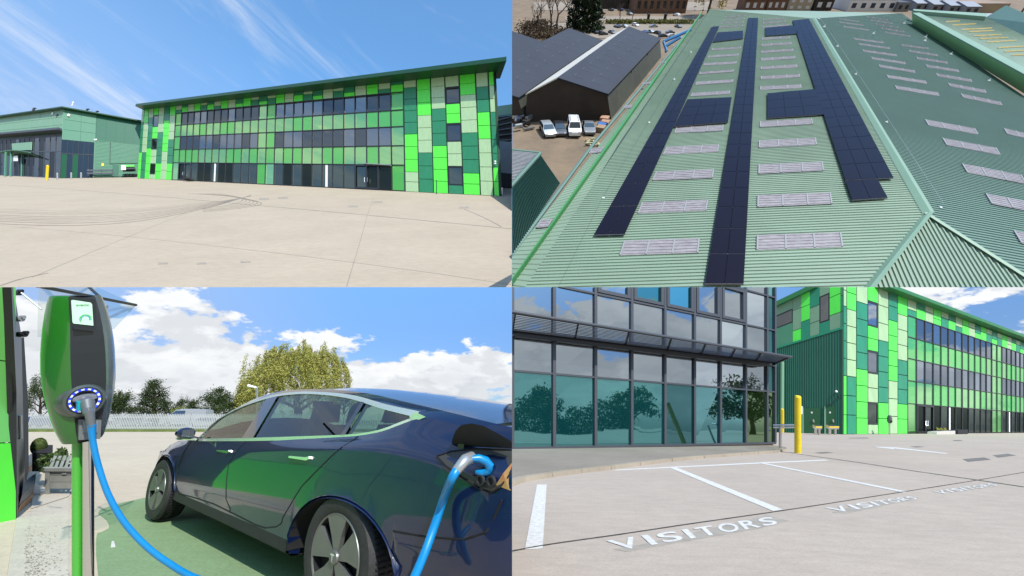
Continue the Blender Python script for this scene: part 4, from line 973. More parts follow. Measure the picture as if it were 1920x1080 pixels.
def tree(name, label, cat, base, h, w, kind, mat, n, ls, seed, up=Vector((0, 0, 1)), group=None, trunk=True):
    X = up.orthogonal().normalized(); Y = up.cross(X)
    t = thing(name, label, cat, (0, 0, 0), group, axes=(X, Y, up)); place(t, base, X, Y, up, 1.0)
    r = np.random.default_rng(seed); P = crown_pts(kind, r, n) * np.array([w, w, h])
    sz = r.uniform(.6, 1.3, n) * ls
    add_mesh('crown', leaf_mesh('crown', P, sz, seed), mat, t)
    if trunk:
        m = MB(); rr = random.Random(seed); tp = h * (.9 if kind == 'cone' else .55)
        m.tube([(0, 0, -.02 * h), (0.01 * w, 0, h * .15), (-.01 * w, .01 * w, tp * .6), (0, 0, tp)], [w * .05, w * .042, w * .03, w * .012], 8)
        for k in range(7):
            a = k * 2.4; z = tp * (.35 + .08 * k); m.tube([(0, 0, z), (math.cos(a) * w * .16, math.sin(a) * w * .16, z + h * .1), (math.cos(a) * w * .3, math.sin(a) * w * .3, z + h * .16)], [w * .018, w * .012, w * .005], 6)
        m.build('trunk', BARK, t, smooth=True, local=True)
    return t
L_CON = leaf_mat('conifer leaf', (.008, .016, .007), (.022, .04, .012)); L_BRN = leaf_mat('brown twig', (.05, .035, .022), (.12, .085, .05)); L_GOLD = leaf_mat('willow twig gold', (.22, .17, .04), (.42, .34, .10)); L_HED = leaf_mat('hedge leaf', (.05, .06, .015), (.16, .16, .03))
tree('conifer', 'dark conifer standing behind the sheds beside the far car park', 'tree', G2.hit(1094, 57), 95, 46, 'cone', L_CON, 6000, 2.2, 1, UP2)
tree('willow_tree', 'leafless golden willow at the far corner of the green roof', 'tree', G2.hit(1326, 30), 78, 42, 'weep', L_GOLD, 7000, 1.6, 2, UP2)
def bare_tree(label, base, h, seed, up, mat):
    X = up.orthogonal().normalized(); Y = up.cross(X)
    t = thing('bare_tree', label, 'tree', (0, 0, 0), 'bare trees by the road', axes=(X, Y, up)); place(t, base, X, Y, up, 1.0)
    rr = random.Random(seed); m = MB(); tw = MB()
    def br(p, d, L, r, lv):
        q = p + d * L; (m if lv < 2 else tw).tube([p, p.lerp(q, .5) + Vector((rr.uniform(-1, 1), rr.uniform(-1, 1), 0)) * L * .06, q], [r, r * .85, r * .6], 4 if lv else 6, cap=False)
        if lv < 4:
            for k in range(3 if lv < 3 else 4):
                dd = (d + Vector((rr.uniform(-1, 1), rr.uniform(-1, 1), rr.uniform(-.2, .8))) * .75).normalized(); br(q - d * L * rr.uniform(0, .4), dd, L * rr.uniform(.6, .8), r * .55, lv + 1)
    br(Vector((0, 0, 0)), Vector((0, 0, 1)), h * .3, h * .022, 0)
    m.build('trunk', BARK, t, local=True); tag(tw.build('twigs', mat, t, local=True), kind='stuff')
TWIG = M('twig', (.10, .07, .05), .9)
for i, (u, v, h, lb) in enumerate(((1006, 64, 46, 'bare brown tree at the left border behind the sheds'), (1032, 60, 56, 'bare brown tree left of the conifer, second from the border'), (1045, 58, 62, 'bare spreading tree right against the conifer'), (1066, 40, 50, 'bare tree further back above the conifer'), (1014, 33, 44, 'bare tree far back at the upper left border'),
     (1161, 40, 30, 'thin bare street tree above the hedge, left'), (1185, 40, 26, 'thin bare street tree above the hedge, middle'), (1213, 40, 32, 'thin bare street tree above the hedge, right'), (1248, 41, 30, 'thin bare street tree near the willow'), (1905, 40, 70, 'bare brown tree at the right border beyond the roofs'))):
    bare_tree(lb, G2.hit(u, v), h, 20 + i, UP2, TWIG)
sc_ = tag(None)
for i, (u, v, w, h) in enumerate(((1010, 66, 54, 18), (1030, 70, 50, 14), (1060, 72, 40, 12))):
    tree('shrub', ('brown scrub against the left border behind the sheds', 'brown scrub below the bare trees, middle', 'dark scrub at the foot of the conifer')[i], 'shrub', G2.hit(u, v), h, w, 'bush', L_BRN, 1500, 1.8, 40 + i, UP2, trunk=False)
r = np.random.default_rng(6); n = 2600; uu = r.uniform(1135, 1300, n); P = np.array([tuple(G2.hit(u, 44.5 + r.normal() * .8) + UP2 * r.uniform(0, 5)) for u in uu])
me = leaf_mesh('hedge', P, r.uniform(.8, 1.8, n), 3); me.materials.append(L_HED); o = bpy.data.objects.new('hedge', me); COL.objects.link(o); tag(o, 'low yellow green hedge along the far car park', 'hedge', kind='stuff')
for i, u in enumerate((1214, 1245)):
    m = MB(); b = G2.hit(u, 43); m.box(b + UP2 * 5, (1.6, 1.6, 5), X2, Y2, UP2); m2 = m; tt = thing('litter_bin', ('dark bin by the hedge above the white car', 'dark bin by the hedge near the willow')[i], 'bin', b); m.build('body', BLACK, tt); m = MB(); m.box(b + UP2 * 10.3, (1.9, 1.9, .4), X2, Y2, UP2); m.build('lid', FRAMEG, tt)
# ================================================================ VISITOR PARKING beside the green office (lower right)
G4 = tilted(781, .0146, 960, 1.10)
CON4 = concrete('grey pink yard concrete', (0.42, 0.35, 0.29), (0.335, 0.28, 0.235), S=1.0, stain=.6)
def on4(x, y): n = G4.n; return Vector((x, y, (G4.d - n.x * x - n.y * y) / n.z))
mb = MB(); mb.prism([on4(x, y) - Vector((0, 0, .3)) for x, y in ((0.002, -70), (160, -70), (160, 420), (0.002, 420))], [on4(x, y) for x, y in ((0.002, -70), (160, -70), (160, 420), (0.002, 420))])
yard4 = structure(mb.build('car_park', CON4))
def c4(x, y): return (960 + x / 2, 540 + y / 2)
PAINT = M('worn white road paint', (.64, .63, .60), .8, col2=(.46, .43, .40), vs=22, bump=.2, bs=60)
PATCH = M('old grey paint patch', (.30, .262, .22), .85, var=.15, vs=6)
CRACK = M('dark joint tar', (.055, .05, .047), .9, var=.3, vs=5)
def ground_poly(px, name, mat, d, parent=yard4, th=.0018, clip='R'):
    m = MB(); m.slab(px, G4, d, d + th); return m.build(name, mat, parent, clip=clip)
for i, q_ in enumerate((((1007, 909), (1025, 909), (1017.5, 1029), (984, 1031)), ((1255, 877), (1265, 875.5), (1468, 956), (1449, 958.5)), ((1425, 869), (1431, 868), (1700, 922), (1694, 924)))):
    ground_poly(q_, 'bay_line', PAINT, .003)
ground_poly(((1150, 882.5), (1160, 880.5), (1430, 867), (1545, 862), (1556, 863.5), (1430, 869)), 'bay_line', PAINT, .0022)
ground_poly(((1640, 837.5), (1676, 839), (1676, 842.5), (1645, 839)), 'bay_line', PAINT, .003); ground_poly(((1676, 838.5), (1778, 850), (1772, 851), (1676, 841)), 'bay_line', PAINT, .003)
for path, w in (([(955, 1035), (1040, 1020), (1160, 1003), (1300, 982), (1480, 956), (1640, 931), (1830, 901), (1925, 885)], .022), ([(1500, 852), (1600, 866), (1705, 882), (1830, 900), (1925, 914)], .055), ([(1500, 852), (1480, 849), (1452, 846)], .03)):
    strip_px(path, w, G4, .006, CRACK, 'joint', yard4, 'RB')
for qx in (((1528, 849), (1548, 847.5), (1562, 849), (1540, 850.5)), ((1706, 837.5), (1722, 836.8), (1734, 838), (1718, 839)), ((1786, 825.5), (1800, 825), (1806, 826.5), (1790, 827)), ((1590, 821), (1625, 820.5), (1630, 822), (1595, 822)), ((1806, 861), (1845, 858), (1858, 862), (1815, 866)), ((1862, 854), (1890, 851), (1905, 854), (1872, 858))):
    ground_poly(qx, 'drain_cover', M('drain cover', (.15, .135, .125), .9, var=.2, vs=3), .005)
def letters(text, quad, gaps):
    cu = bpy.data.curves.new('letter', 'FONT'); cu.body = 'VISITORS'; cu.size = 1; cu.offset = .018
    f = Fac(quad, G4); x0 = 0.0
    n = len(text); ws = gaps; tot = sum(ws); x = 0
    for ch, w in zip(text, ws):
        cu.body = ch; ob = bpy.data.objects.new('tmp', cu); COL.objects.link(ob)
        dg = bpy.context.evaluated_depsgraph_get(); me = bpy.data.meshes.new_from_object(ob.evaluated_get(dg)); bpy.data.objects.remove(ob)
        if ch in 'TI':
            me = bpy.data.meshes.new('letter'); w3 = .13 if ch == 'T' else .5
            pg_ = [(.5 - w3, 0), (.5 + w3, 0), (.5 + w3, .84), (1, .84), (1, 1), (0, 1), (0, .84), (.5 - w3, .84)] if ch == 'T' else [(0, 0), (1, 0), (1, 1), (0, 1)]
            me.from_pydata([(a, b, 0) for a, b in pg_], [], [tuple(range(len(pg_)))])
        xs = [v.co.x for v in me.vertices]; ys = [v.co.y for v in me.vertices]; ax, bx, ay, by = min(xs), max(xs), min(ys), max(ys)
        fill = .82 if ch != 'I' else .42
        for v in me.vertices:
            sx = (x + w * (.5 + ((v.co.x - ax) / (bx - ax) - .5) * fill)) / tot; sy = (v.co.y - ay) / (by - ay)
            v.co = f.P(sx, sy, .0055)
        me.materials.append(PAINT); o = bpy.data.objects.new('letter', me); COL.objects.link(o); o.parent = yard4
        x += w
W8 = [1.15, .6, 1.0, .6, 1.0, 1.15, 1.1, 1.05]
letters('VISITORS', [(1152, 1035), (1463, 983), (1449, 969), (1130, 1016)], W8)
letters('VISITORS', [(1566, 963), (1723, 936), (1709, 930.5), (1543, 953.5)], W8)
letters('VISITORS', [(1761, 928), (1874, 910.5), (1860, 906.5), (1746, 922)], W8)
ground_poly(((1150, 1030), (1210, 1020), (1440, 966), (1478, 977), (1420, 992), (1175, 1035)), 'paint_patch', PATCH, .001)
ground_poly(((1560, 961), (1600, 950), (1705, 931), (1722, 934), (1640, 952), (1585, 963)), 'paint_patch', PATCH, .001)
ground_poly(((1750, 924), (1800, 914), (1868, 905), (1872, 910), (1800, 920)), 'paint_patch', PATCH, .001)
# pavement apron in front of the glazed block
PAVE = concrete('brown grey paving', (.26, .225, .185), (.19, .165, .13), S=1, stain=.9, fine=.2)
KERBM = concrete('kerb concrete', (.34, .29, .225), (.24, .20, .15), S=.5, stain=.9)
edge = [(958, 912), (985, 903), (1035, 894.5), (1090, 887), (1145, 880.5), (1200, 873), (1260, 865.5), (1320, 859.5), (1390, 854), (1450, 849.5), (1475, 846)]
top = [G4.hit(u, v) for u, v in edge]; hgt = Vector((0, 0, .07))
m = MB(); m.prism(top + [G4.hit(1475, 842), G4.hit(1450, 838), G4.hit(958, 845)], [p + hgt for p in top] + [p + hgt for p in (G4.hit(1475, 842), G4.hit(1450, 838), G4.hit(958, 845))]); pv = structure(m.build('pavement', PAVE, clip='R'))
for a, b in zip(top[:-1], top[1:]):
    n_ = max(1, int((b - a).length / .9))
    for k in range(n_):
        p, q_ = a.lerp(b, k / n_), a.lerp(b, (k + .985) / n_); sd = (q_ - p).cross(Vector((0, 0, 1))).normalized() * .11
        m = MB(); m.hexa([p - sd, q_ - sd, q_ + sd * .2, p + sd * .2, p - sd + hgt * 1.12, q_ - sd + hgt * 1.12, q_ + sd * .2 + hgt * 1.12, p + sd * .2 + hgt * 1.12]); m.build('kerb_stone', KERBM, pv, clip='R')
# ---- glazed block on the left
GLASS_S = mirror('sky mirror glass', (.03, .035, .04), (.60, .68, .74), .50, wav=.06, ws=.6)
GLASS_T = mirror('teal mirror glass', (.004, .045, .048), (.26, .58, .58), .45, wav=.06, ws=.6)
GLASS_TB = mirror('deep teal glass', (.004, .024, .027), (.22, .48, .50), .32, wav=.06, ws=.6)
GLASS_OL = mirror('olive tinted glass', (.02, .045, .015), (.25, .36, .22), .25)
BRK4 = M('orange brick plinth', (.42, .20, .09), .85, var=.18, vs=5, bump=.3, bs=30)
GA, GBp = G4.hit(960.5, 846), G4.hit(1451, 838)
PG4 = wall_plane(GA, GBp)
FG = Fac([c4(0, 600), c4(985, 580), c4(985, 160), c4(0, -42)], PG4)
gb = thing('office_building', 'dark framed glass block mirroring clouds and trees, with a slatted sun canopy', 'building', GA)
rnd = random.Random(21)
cx = [FG.st(*c4(x, 600 - 20 * x / 985))[0] for x in (0, 157, 312, 448, 572, 683, 780, 875, 955, 985)]
tr_ = [.0] + [FG.st(*c4(300, y))[1] for y in (312 + .0741 * 300, 165 + .122 * 300)] + [1.0] + [FG.st(*c4(300, -240 + .3046 * 300))[1], FG.st(*c4(300, -450 + .42 * 300))[1]]
m = MB(); FG.box(m, 0, 1, -.02, tr_[5], -.5, -.06); m.build('wall', FRAME, gb, clip='RB')
for i in range(9):
    for r in range(5):
        if i == 8: mat = GLASS_OL if r == 0 else GLASS_TB
        elif r == 0: mat = GLASS_OL if i == 7 else (GLASS_T if i in (0, 1, 2, 3) else GLASS_TB)
        else: mat = GLASS_S
        if r == 3 and i in (3, 4) : mat = GLASS_T
        m = MB(); FG.quad(m, cx[i], cx[i + 1], tr_[r], tr_[r + 1], -.02, .006, rnd); m.build('pane', mat, gb, clip='RB')
for i in range(10):
    w = .0042; m = MB(); FG.box(m, cx[i] - w, cx[i] + w, 0, tr_[5], -.05, .06); m.build('mullion', FRAMEG, gb, clip='RB')
for r in range(6):
    m = MB(); h = .006; FG.box(m, cx[0], cx[-1], tr_[r] - h, tr_[r] + h, -.05, .05); m.build('transom', FRAMEG, gb, clip='RB')
for i in (2, 3, 4, 5, 6):                                            # opening casements upstairs
    m = MB(); a, b = cx[i] + .006, cx[i + 1] - .006; t0, t1 = tr_[3] + .012, tr_[4] - .01; w, h = .011, .022
    FG.box(m, a, a + w, t0, t1, -.01, .075); FG.box(m, b - w, b, t0, t1, -.01, .075); FG.box(m, a + w, b - w, t0, t0 + h, -.01, .073); FG.box(m, a + w, b - w, t1 - h, t1, -.01, .073); m.build('casement', FRAMEG, gb, clip='RB')
m = MB(); m.slab([(1060, 843.5), (1449, 831), (1449, 838.5), (1060, 846)], PG4, -.2, .015); m.build('brick_plinth', BRK4, gb)
m = MB(); m.slab([(958, 840), (1452, 830), (1452, 832.5), (958, 842.5)], PG4, 0, .09); m.build('sill', FRAMEG, gb, clip='R')
INN = M('blue blind strip', (.03, .17, .28), .5)
# slatted canopy
def ln(p, q, t): return (p[0] + (q[0] - p[0]) * t, p[1] + (q[1] - p[1]) * t)
OUT = 1.25
oL, oR = c4(-6, 88), c4(1048, 259); iL, iR = c4(-6, 172), c4(985, 284)
O0, O1 = PG4.hit(*oL, OUT), PG4.hit(*oR, OUT); I0, I1 = PG4.hit(*iL, .12), PG4.hit(*iR, .12)
SLAT = M('dark louvre aluminium', (.02, .018, .026), .5)
cn = []
for k in range(13):
    t = (k + .6) / 13.6; a, b = I0.lerp(O0, t), I1.lerp(O1, t); d_ = (b - a).normalized(); w = (O0 - I0).normalized(); z = d_.cross(w).normalized()
    m = MB(); h1 = w * .047 + z * .045; m.hexa([a - h1, b - h1, b + h1, a + h1, a - h1 + z * .012, b - h1 + z * .012, b + h1 + z * .012, a + h1 + z * .012]); m.build('louvre_slat', SLAT, gb, clip='R')
m = MB(); m.tube([O0, O1], .055, 10); m.build('canopy_tube', FRAMEG, gb, clip='R', smooth=True)
m = MB(); m.tube([O0.lerp(I0, .06), O1.lerp(I1, .06)], .014, 8); m.build('canopy_rod', STEEL, gb, clip='R')
for x in (15, 205, 375, 530, 665, 790, 905, 1040):
    t = x / 1048; t2 = min(1, x / 985 * .985); m = MB(); a, b = I0.lerp(I1, max(0, (x - 10) / 985) if x < 1000 else 1), O0.lerp(O1, t); m.box((a + b) / 2 + Vector((0, 0, .01)), ((b - a).length / 2, .02, .05), (b - a).normalized(), (b - a).normalized().cross(Vector((0, 0, 1))).normalized(), Vector((0, 0, 1))); m.build('bracket', SLAT, gb, clip='R')
m = MB(); m.slab([c4(-6, 158), c4(985, 268), c4(925, 297), c4(20, 188), c4(-6, 184)], PG4, .06, .3); m.build('canopy_beam', FRAME, gb, clip='R')
# ---- green office, from its near corner
CA, CB = G4.hit(1581, 814.5), G4.hit(1990, 811)
P4 = wall_plane(CA, CB)
def topv(u): return 513 + (u - 1581) * (644 - 513) / (1920 - 1581)
F4 = Fac([(1581, 814.5), (1920, 811.5), (1920, 643), (1581, 513)], P4)
of4 = thing('office_building', 'green chequered office seen from its corner, receding to the right border', 'building', CA)
def base_s(xs): return [F4.st(1560 + x * .27778, 814.5 - (1560 + x * .27778 - 1581) * 3 / 339)[0] for x in xs]
s0 = F4.st(1705.8, 591.4)[0]; s17 = F4.st(1907, 653)[0]
rw = [F4.st(1704, v)[1] for v in (811.5, 756.7, 713.6, 672, 631.7, 592)]
stp = (s17 - s0) / 17
CLIP1[0] = 'B'; GL['W'] = GLASS_W4; GL['G'] = GLASS_G4
green_front(of4, F4, 1.0, base_s([75, 98, 163, 240, 310, 380, 442, 508]), [], (base_s([508])[0], base_s([508])[0] + stp * 26), 26, 22, rw, CL4, random.Random(31), [(1, 3)], [5.2, 15.6], gap=.0026)
eo = 1.0
e0, e1 = P4.hit(1572, 502, eo), P4.hit(1995, 660, eo); w0, w1 = P4.hit(1581, 515), P4.hit(1995, 672)
FASC = M('green rounded fascia', (.018, .15, .04), .4, var=.05)
m = MB(); up = Vector((0, 0, .42)); nn = P4.n * 3; m.hexa([e0, e1, w1 - nn, w0 - nn, e0 + up, e1 + up, w1 - nn + up * 2, w0 - nn + up * 2]); m.build('roof', FASC, of4, clip='RB')
CLf = G4.hit(1452, 810.5)
P4e = wall_plane(CLf, CA)
F4e = Fac([(1452, 810.5), (1580.5, 814.5), (1580.5, 513), (1452, 574)], P4e)
m = MB(); F4e.box(m, -.6, 1, 0, 1, -.4, -.04); m.build('wall', BACKING, of4, clip='RB')
tm = F4e.st(1520, 632)[1]
MID = M('mid green sheet', (.05, .20, .11), .45, var=.06, vs=.6)
C5 = {'L': LIME4, 'P': M('sage sheet', (.14, .27, .16), .45, var=.05, vs=.6), 'D': DARK4, 'M': MID}
xs = [F4e.st(1280 + x * .2962, 640)[0] for x in (470, 580, 697, 750, 806, 866, 930, 1000, 1018)]
seqs = [[(1, 'M')], [(.25, 'P'), (.55, 'W'), (1, 'M')], [(.3, 'P'), (.75, 'P'), (1, 'L')], [(.62, 'L'), (1, 'D')], [(.4, 'D'), (.72, 'P'), (1, 'P')], [(.25, 'P'), (.78, 'W'), (1, 'D')], [(.7, 'L'), (1, 'P')], [(.4, 'M'), (1, 'D')]]
rnd = random.Random(9)
for i, sq in enumerate(seqs):
    a, b = xs[i], min(xs[i + 1], .997); tt = 1.0
    for end, c in sq:
        bt = 1 - end * (1 - tm)
        if c == 'W':
            m = MB(); F4e.box(m, a + .004, b - .004, bt, tt, -.03, .012); w_ = m.build('window', FRAME, of4, clip='RB')
            m = MB(); F4e.quad(m, a + .015, b - .015, bt + .008, tt - .008, .016, .002, rnd); m.build('pane', GLASS_W, w_ or of4, clip='RB')
        else:
            n_ = max(1, round((tt - bt) / .105))
            for k in range(n_):
                m = MB(); F4e.box(m, a + .0015, b - .0015, bt + (tt - bt) * k / n_ + .002, bt + (tt - bt) * (k + 1) / n_ - .002, -.03, rnd.uniform(.026, .034)); m.build('panel', C5[c], of4, clip='RB')
        tt = bt
CORR = M('dark teal corrugated sheet', (.022, .135, .085), .5, var=.08, vs=.5)
m = MB(); rows = []
for k in range(40):
    for f_, z in ((0, .0), (.5, .0), (.62, .09), (.88, .09)):
        s_ = -.35 + 1.345 * (k + f_) / 40; rows.append([F4e.P(s_, .0, z), F4e.P(s_, tm - .012, z)])
m.grid(rows); m.build('corrugated_wall', CORR, of4, clip='RB')
m = MB(); F4e.box(m, -.4, 1, tm - .012, tm + .002, 0, .14); m.build('flashing', DARK4, of4, clip='RB')
m = MB(); F4e.box(m, .988, 1.0, 0, tm, 0, .13); m.build('corner_trim', EAVE, of4)
m = MB(); h0, h1 = P4e.hit(1452, 575, .5), P4e.hit(1580, 514, .5); m.hexa([h0, h1, h1 - P4e.n * 2, h0 - P4e.n * 2] + [p + up for p in (h0, h1, h1 - P4e.n * 2, h0 - P4e.n * 2)]); m.build('roof', FASC, of4, clip='RB')
DOORG = M('dark green door', (.012, .085, .03), .4)
for q_, l in ((((1507.5, 765), (1539, 764), (1538, 813.5), (1508, 812.5)), 'wide'), (((1549, 763), (1566, 762.5), (1565.5, 814), (1549, 813.5)), 'narrow')):
    m = MB(); m.slab(q_, P4e, .0, .14); d_ = m.build('door', DOORG, of4)
    u = q_[0][0]; m = MB(); m.slab([(u - 3, q_[0][1] - 1), (u, q_[0][1] - 1), (u + .3, q_[3][1]), (u - 2.7, q_[3][1])], P4e, .0, .17); m.build('frame', OLD_L, d_)
    um = (q_[0][0] + q_[1][0]) / 2; m = MB(); m.slab([(um - 2, 772), (um + 1, 772), (um + 1, 775), (um - 2, 775)], P4e, .142, .15); m.build('notice', WHITE, d_)
    m = MB(); c = P4e.hit(q_[1][0] - 14 if l == 'wide' else q_[1][0] - 4, 789, .16); m.box(c, (.05, .05, .12)); m.build('handle', STEEL, d_)
for u, v in ((1555, 756), (1568, 734), (1573, 744)):
    m = MB(); c = P4e.hit(u, v, .2); m.lathe([(0, .12), (.08, .06), (.1, -.06), (0, -.08)], c, Vector((0, 0, 1)), CAMX, Vector((0, 1, 0)), 10); m.build('wall_lamp', WHITE if v == 734 else FRAME, of4, smooth=True)
m = MB(); m.tube([P4e.hit(1467, 678, .35), P4e.hit(1466.5, 768, .35)], .14, 10); m.build('downpipe', OLD_L, of4, smooth=True)
# ---- posts, rails, benches
yp = post_px('bollard', 'tall yellow post with a white label beside the steel rail', 'bollard', 1496, 849.5, 745, 11, G4, YELLOW)
dep = G4.hit(1496, 849.5).dot(CAMF); m = MB(); c = at(1502.2, 769, dep - .05); m.box(c, (.035, .015, .13), CAMX, CAMF, CAMV); m.build('label', WHITE, yp)
post_px('bollard', 'yellow bollard shaft further back behind the steel rail', 'bollard', 1467, 811, 768, 5.5, G4, YELLOW)
rail = thing('guard_rail', 'brushed steel rail on one post between the glass block and the yellow post', 'barrier', G4.hit(1463, 844))
d0 = G4.hit(1463, 844).dot(CAMF)
for v in (797, 801.5):
    m = MB(); m.tube([at(1450, v, d0 + .4), at(1491, v - .5, d0)], .035, 10); m.build('rail', STEEL, rail, smooth=True)
m = MB(); m.tube([G4.hit(1463, 844), at(1463.5, 800, d0)], .05, 10); m.build('post', STEEL, rail, smooth=True)
for i, (u, w) in enumerate(((1532.5, 11), (1561, 17))):
    b = G4.hit(u, 815.5); d_ = b.dot(CAMF); px_ = d_ / F
    t = thing('ash_stand', ('narrow steel stand with a yellow banded top before the wide green door', 'wider steel stand with a yellow banded top before the narrow green door')[i], 'stand', b)
    for sg in (-.5, .5):
        m = MB(); m.tube([b + CAMX * sg * w * .6 * px_, b + CAMX * sg * w * .6 * px_ + CAMV * 12 * px_], 2.2 * px_, 8); m.build('leg', STEEL, t, smooth=True)
    m = MB(); m.box(b + CAMV * 15 * px_, (w * .52 * px_, 4 * px_, 3 * px_), CAMX, CAMF, CAMV); m.build('top', STEEL, t)
    m = MB(); m.box(b + CAMV * 16 * px_, (w * .55 * px_, 4.3 * px_, 1.2 * px_), CAMX, CAMF, CAMV); m.build('band', YELLOW, t)
b = G4.hit(1668, 815); d_ = b.dot(CAMF); k = d_ / F
ch2 = thing('charging_post', 'small grey charging unit on a thin pole before the lime panels', 'charger', b)
m = MB(); m.tube([b, b + CAMV * 22 * k], 1.2 * k, 8); m.build('pole', STEEL, ch2, smooth=True)
m = MB(); m.lathe([(0, 37), (2.6, 36), (3.8, 31), (4, 26), (2.8, 22), (0, 21.5)], b, CAMV * k, CAMX * k, CAMF * k, 14); m.build('unit', M('charger grey', (.10, .105, .115), .4), ch2, smooth=True)
m = MB(); m.lathe([(0, 1), (1.6, 1), (2, 0)], b + CAMV * 26 * k - CAMF * 3.6 * k, -CAMF * k, CAMX * k, CAMV * k, 12); m.build('socket', BLACK, ch2)
bn = thing('bench', 'low pale concrete bench by the glass door of the green office', 'bench', G4.hit(1738, 815))
for q_ in (((1719, 809), (1736, 807.5), (1736, 815), (1719, 815)), ((1736, 808), (1754, 807), (1754, 814), (1736, 814.5))):
    m = MB(); m.slab(q_, P4, .8, 1.5); m.build('block', M('bench concrete', (.45, .42, .38), .85, var=.1, vs=3), bn)
pl4 = thing('planter', 'black planter box with yellow shoots by the office glazing', 'planter', G4.hit(1766, 814))
m = MB(); m.slab([(1756, 806), (1776, 805), (1775, 814), (1757, 814.5)], P4, .8, 1.6); m.build('trough', BLACK, pl4)
rr = random.Random(7); m = MB()
for k in range(60):
    c = P4.hit(1757 + 18 * rr.random(), 806, rr.uniform(.9, 1.5)); d_ = Vector((rr.uniform(-.08, .08), rr.uniform(-.08, .08), rr.uniform(.08, .3))); m.quad(c, c + Vector((.05, 0, 0)), c + d_)
m.build('foliage', leaf_mat('shoots', (.05, .12, .02), (.4, .32, .03)), pl4)
# ================================================================ CHARGING BAY with the blue car (lower left)
E3 = 1.10
G3 = Pl((0, 0, 1), -E3)
CON3 = concrete('cream yard concrete', (0.50, 0.425, 0.318), (0.40, 0.34, 0.25), S=1.0, stain=.5)
mb = MB(); mb.prism([Vector((x, y, -E3 - .3)) for x, y in ((-1500, -70), (-.002, -70), (-.002, 3000), (-1500, 3000))], [Vector((x, y, -E3)) for x, y in ((-1500, -70), (-.002, -70), (-.002, 3000), (-1500, 3000))])
yard3 = structure(mb.build('charging_yard', CON3))
def bay_shade_mat():
    m = concrete('green bay shade', (.20, .29, .15), (.15, .235, .115), S=1, stain=.7, fine=.22, bump=.4); return m
bay_shade_px = [(560, 1150), (760, 1180), (700, 1000), (560, 950), (420, 905), (330, 915), (290, 930), (240, 941), (205, 950), (187, 957), (184, 963), (190, 968), (200, 976), (205, 985), (203, 992), (192, 998), (182, 1001), (180, 1012), (180, 1040), (184, 1078), (190, 1150)]
m = MB(); m.slab(bay_shade_px, G3, .002, .006); tag(m.build('bay_shade', bay_shade_mat(), yard3))  # shadow on the ground, put into the colour of a wavy-edged green patch
m = MB(); m.slab([(207, 1028), (209, 1017), (213, 1016), (216, 1027)], G3, .006, .009); m.build('paint_fleck', PAINT, yard3)
SLABP = concrete('cream kerb slab', (.50, .455, .375), (.40, .36, .29), S=.6, stain=.9, fine=.2)
for q_ in (((12, 1085), (44, 1085), (58, 960), (30, 974)), ((58, 958), (44, 1085), (128, 1085), (128, 935)), ((58, 955), (128, 932), (140, 912), (62, 918))):
    m = MB(); m.slab(q_, G3, 0, .012); m.build('paving_slab', SLABP, yard3)
DIRT = M('leaf litter dirt', (.20, .165, .12), .95, var=.3, vs=14)
rr = random.Random(17); m = MB()
for k in range(420):
    u, v = 46 + abs(rr.gauss(0, 1)) * 30, 1085 - abs(rr.gauss(0, 1)) * 62
    if u > 130 or v < 900: continue
    c = G3.hit(u, v) + Vector((0, 0, .014 + rr.random() * .004)); a = rr.random() * PI; s_ = rr.uniform(.004, .016)
    m.quad(c, c + Vector((math.cos(a), math.sin(a), .2)) * s_, c + Vector((-math.sin(a), math.cos(a), .1)) * s_)
tag(m.build('leaf_litter', DIRT), 'scattered leaf litter at the foot of the wall', 'litter', kind='stuff')
# ---- wall of the building at the left border, with its door frame
W1, W2 = Vector((-4.065, 3.64, -E3)), G3.hit(29, 974)
W3 = G3.hit(58, 888); nw_ = (W3 - W2).cross(CAMV); nw_ = nw_ if nw_.dot(-W2) > 0 else -nw_; PW = Pl(nw_, nw_.dot(W2))
WALLP = M('gloss lime panel', (.16, .52, .13), .22, var=.10, vs=.8, coat=.4)
gw = thing('clad_wall', 'gloss lime green clad wall running along the left border', 'wall', W1)
for i in range(8):                                                   # lime sheets from the corner back past the viewer, to the left of the picture
    for j in range(7):
        y1 = W2.y - 1.22 * i; m = MB(); c = Vector((W2.x - .06, y1 - .6, -E3)) + CAMV * (.45 + .93 * j - .02); m.box(c, (.06, .604, .459), Vector((1, 0, 0)), Vector((0, 1, 0)), CAMV); m.build('panel', WALLP if (i * 3 + j * 5) % 7 else LIME, gw, clip='B')
m = MB(); m.box(Vector((W2.x - .2, W2.y - 4.9, -E3)) + CAMV * 3, (.08, 4.9, 3.0), Vector((1, 0, 0)), Vector((0, 1, 0)), CAMV); m.build('backing', BACKING, gw, clip='B')
m = MB(); m.slab([(29.2, 976), (28.4, 736), (18.4, 536), (22, 536), (31, 736), (34, 972)], PW, -.05, .01); m.build('edge_trim', FRAME, gw, clip='B')
dfr = thing('door_frame', 'black door frame with hinges and a grey pull handle at the left border', 'door', G3.hit(40, 940))
m = MB(); m.slab([(22, 536), (34, 972), (50, 920), (44, 630), (30, 536)], PW, -.06, -.02); m.build('jamb', FRAME, dfr, clip='B')
m = MB(); m.slab([(30, 640), (50, 632), (57, 760), (58, 880), (50, 918), (40, 900)], PW, -.1, -.03); m.build('leaf', BLACK, dfr, clip='B')
dw = PW.hit(38, 800).dot(CAMF)
for k, (u, v) in enumerate(((32, 549), (36, 598), (42, 627))):
    m = MB(); b = at(u, v, dw * .92); s_ = dw / F
    m.tube([b + CAMX * (-8) * s_, b + CAMX * 6 * s_], 4.5 * s_, 10); m.tube([b + CAMX * 2 * s_ + CAMV * 3 * s_, b + CAMX * 9 * s_ + CAMV * 3 * s_], 3.2 * s_, 8); m.build('hinge_bracket', (FRAME, GALV, FRAME)[k], dfr, clip='B')
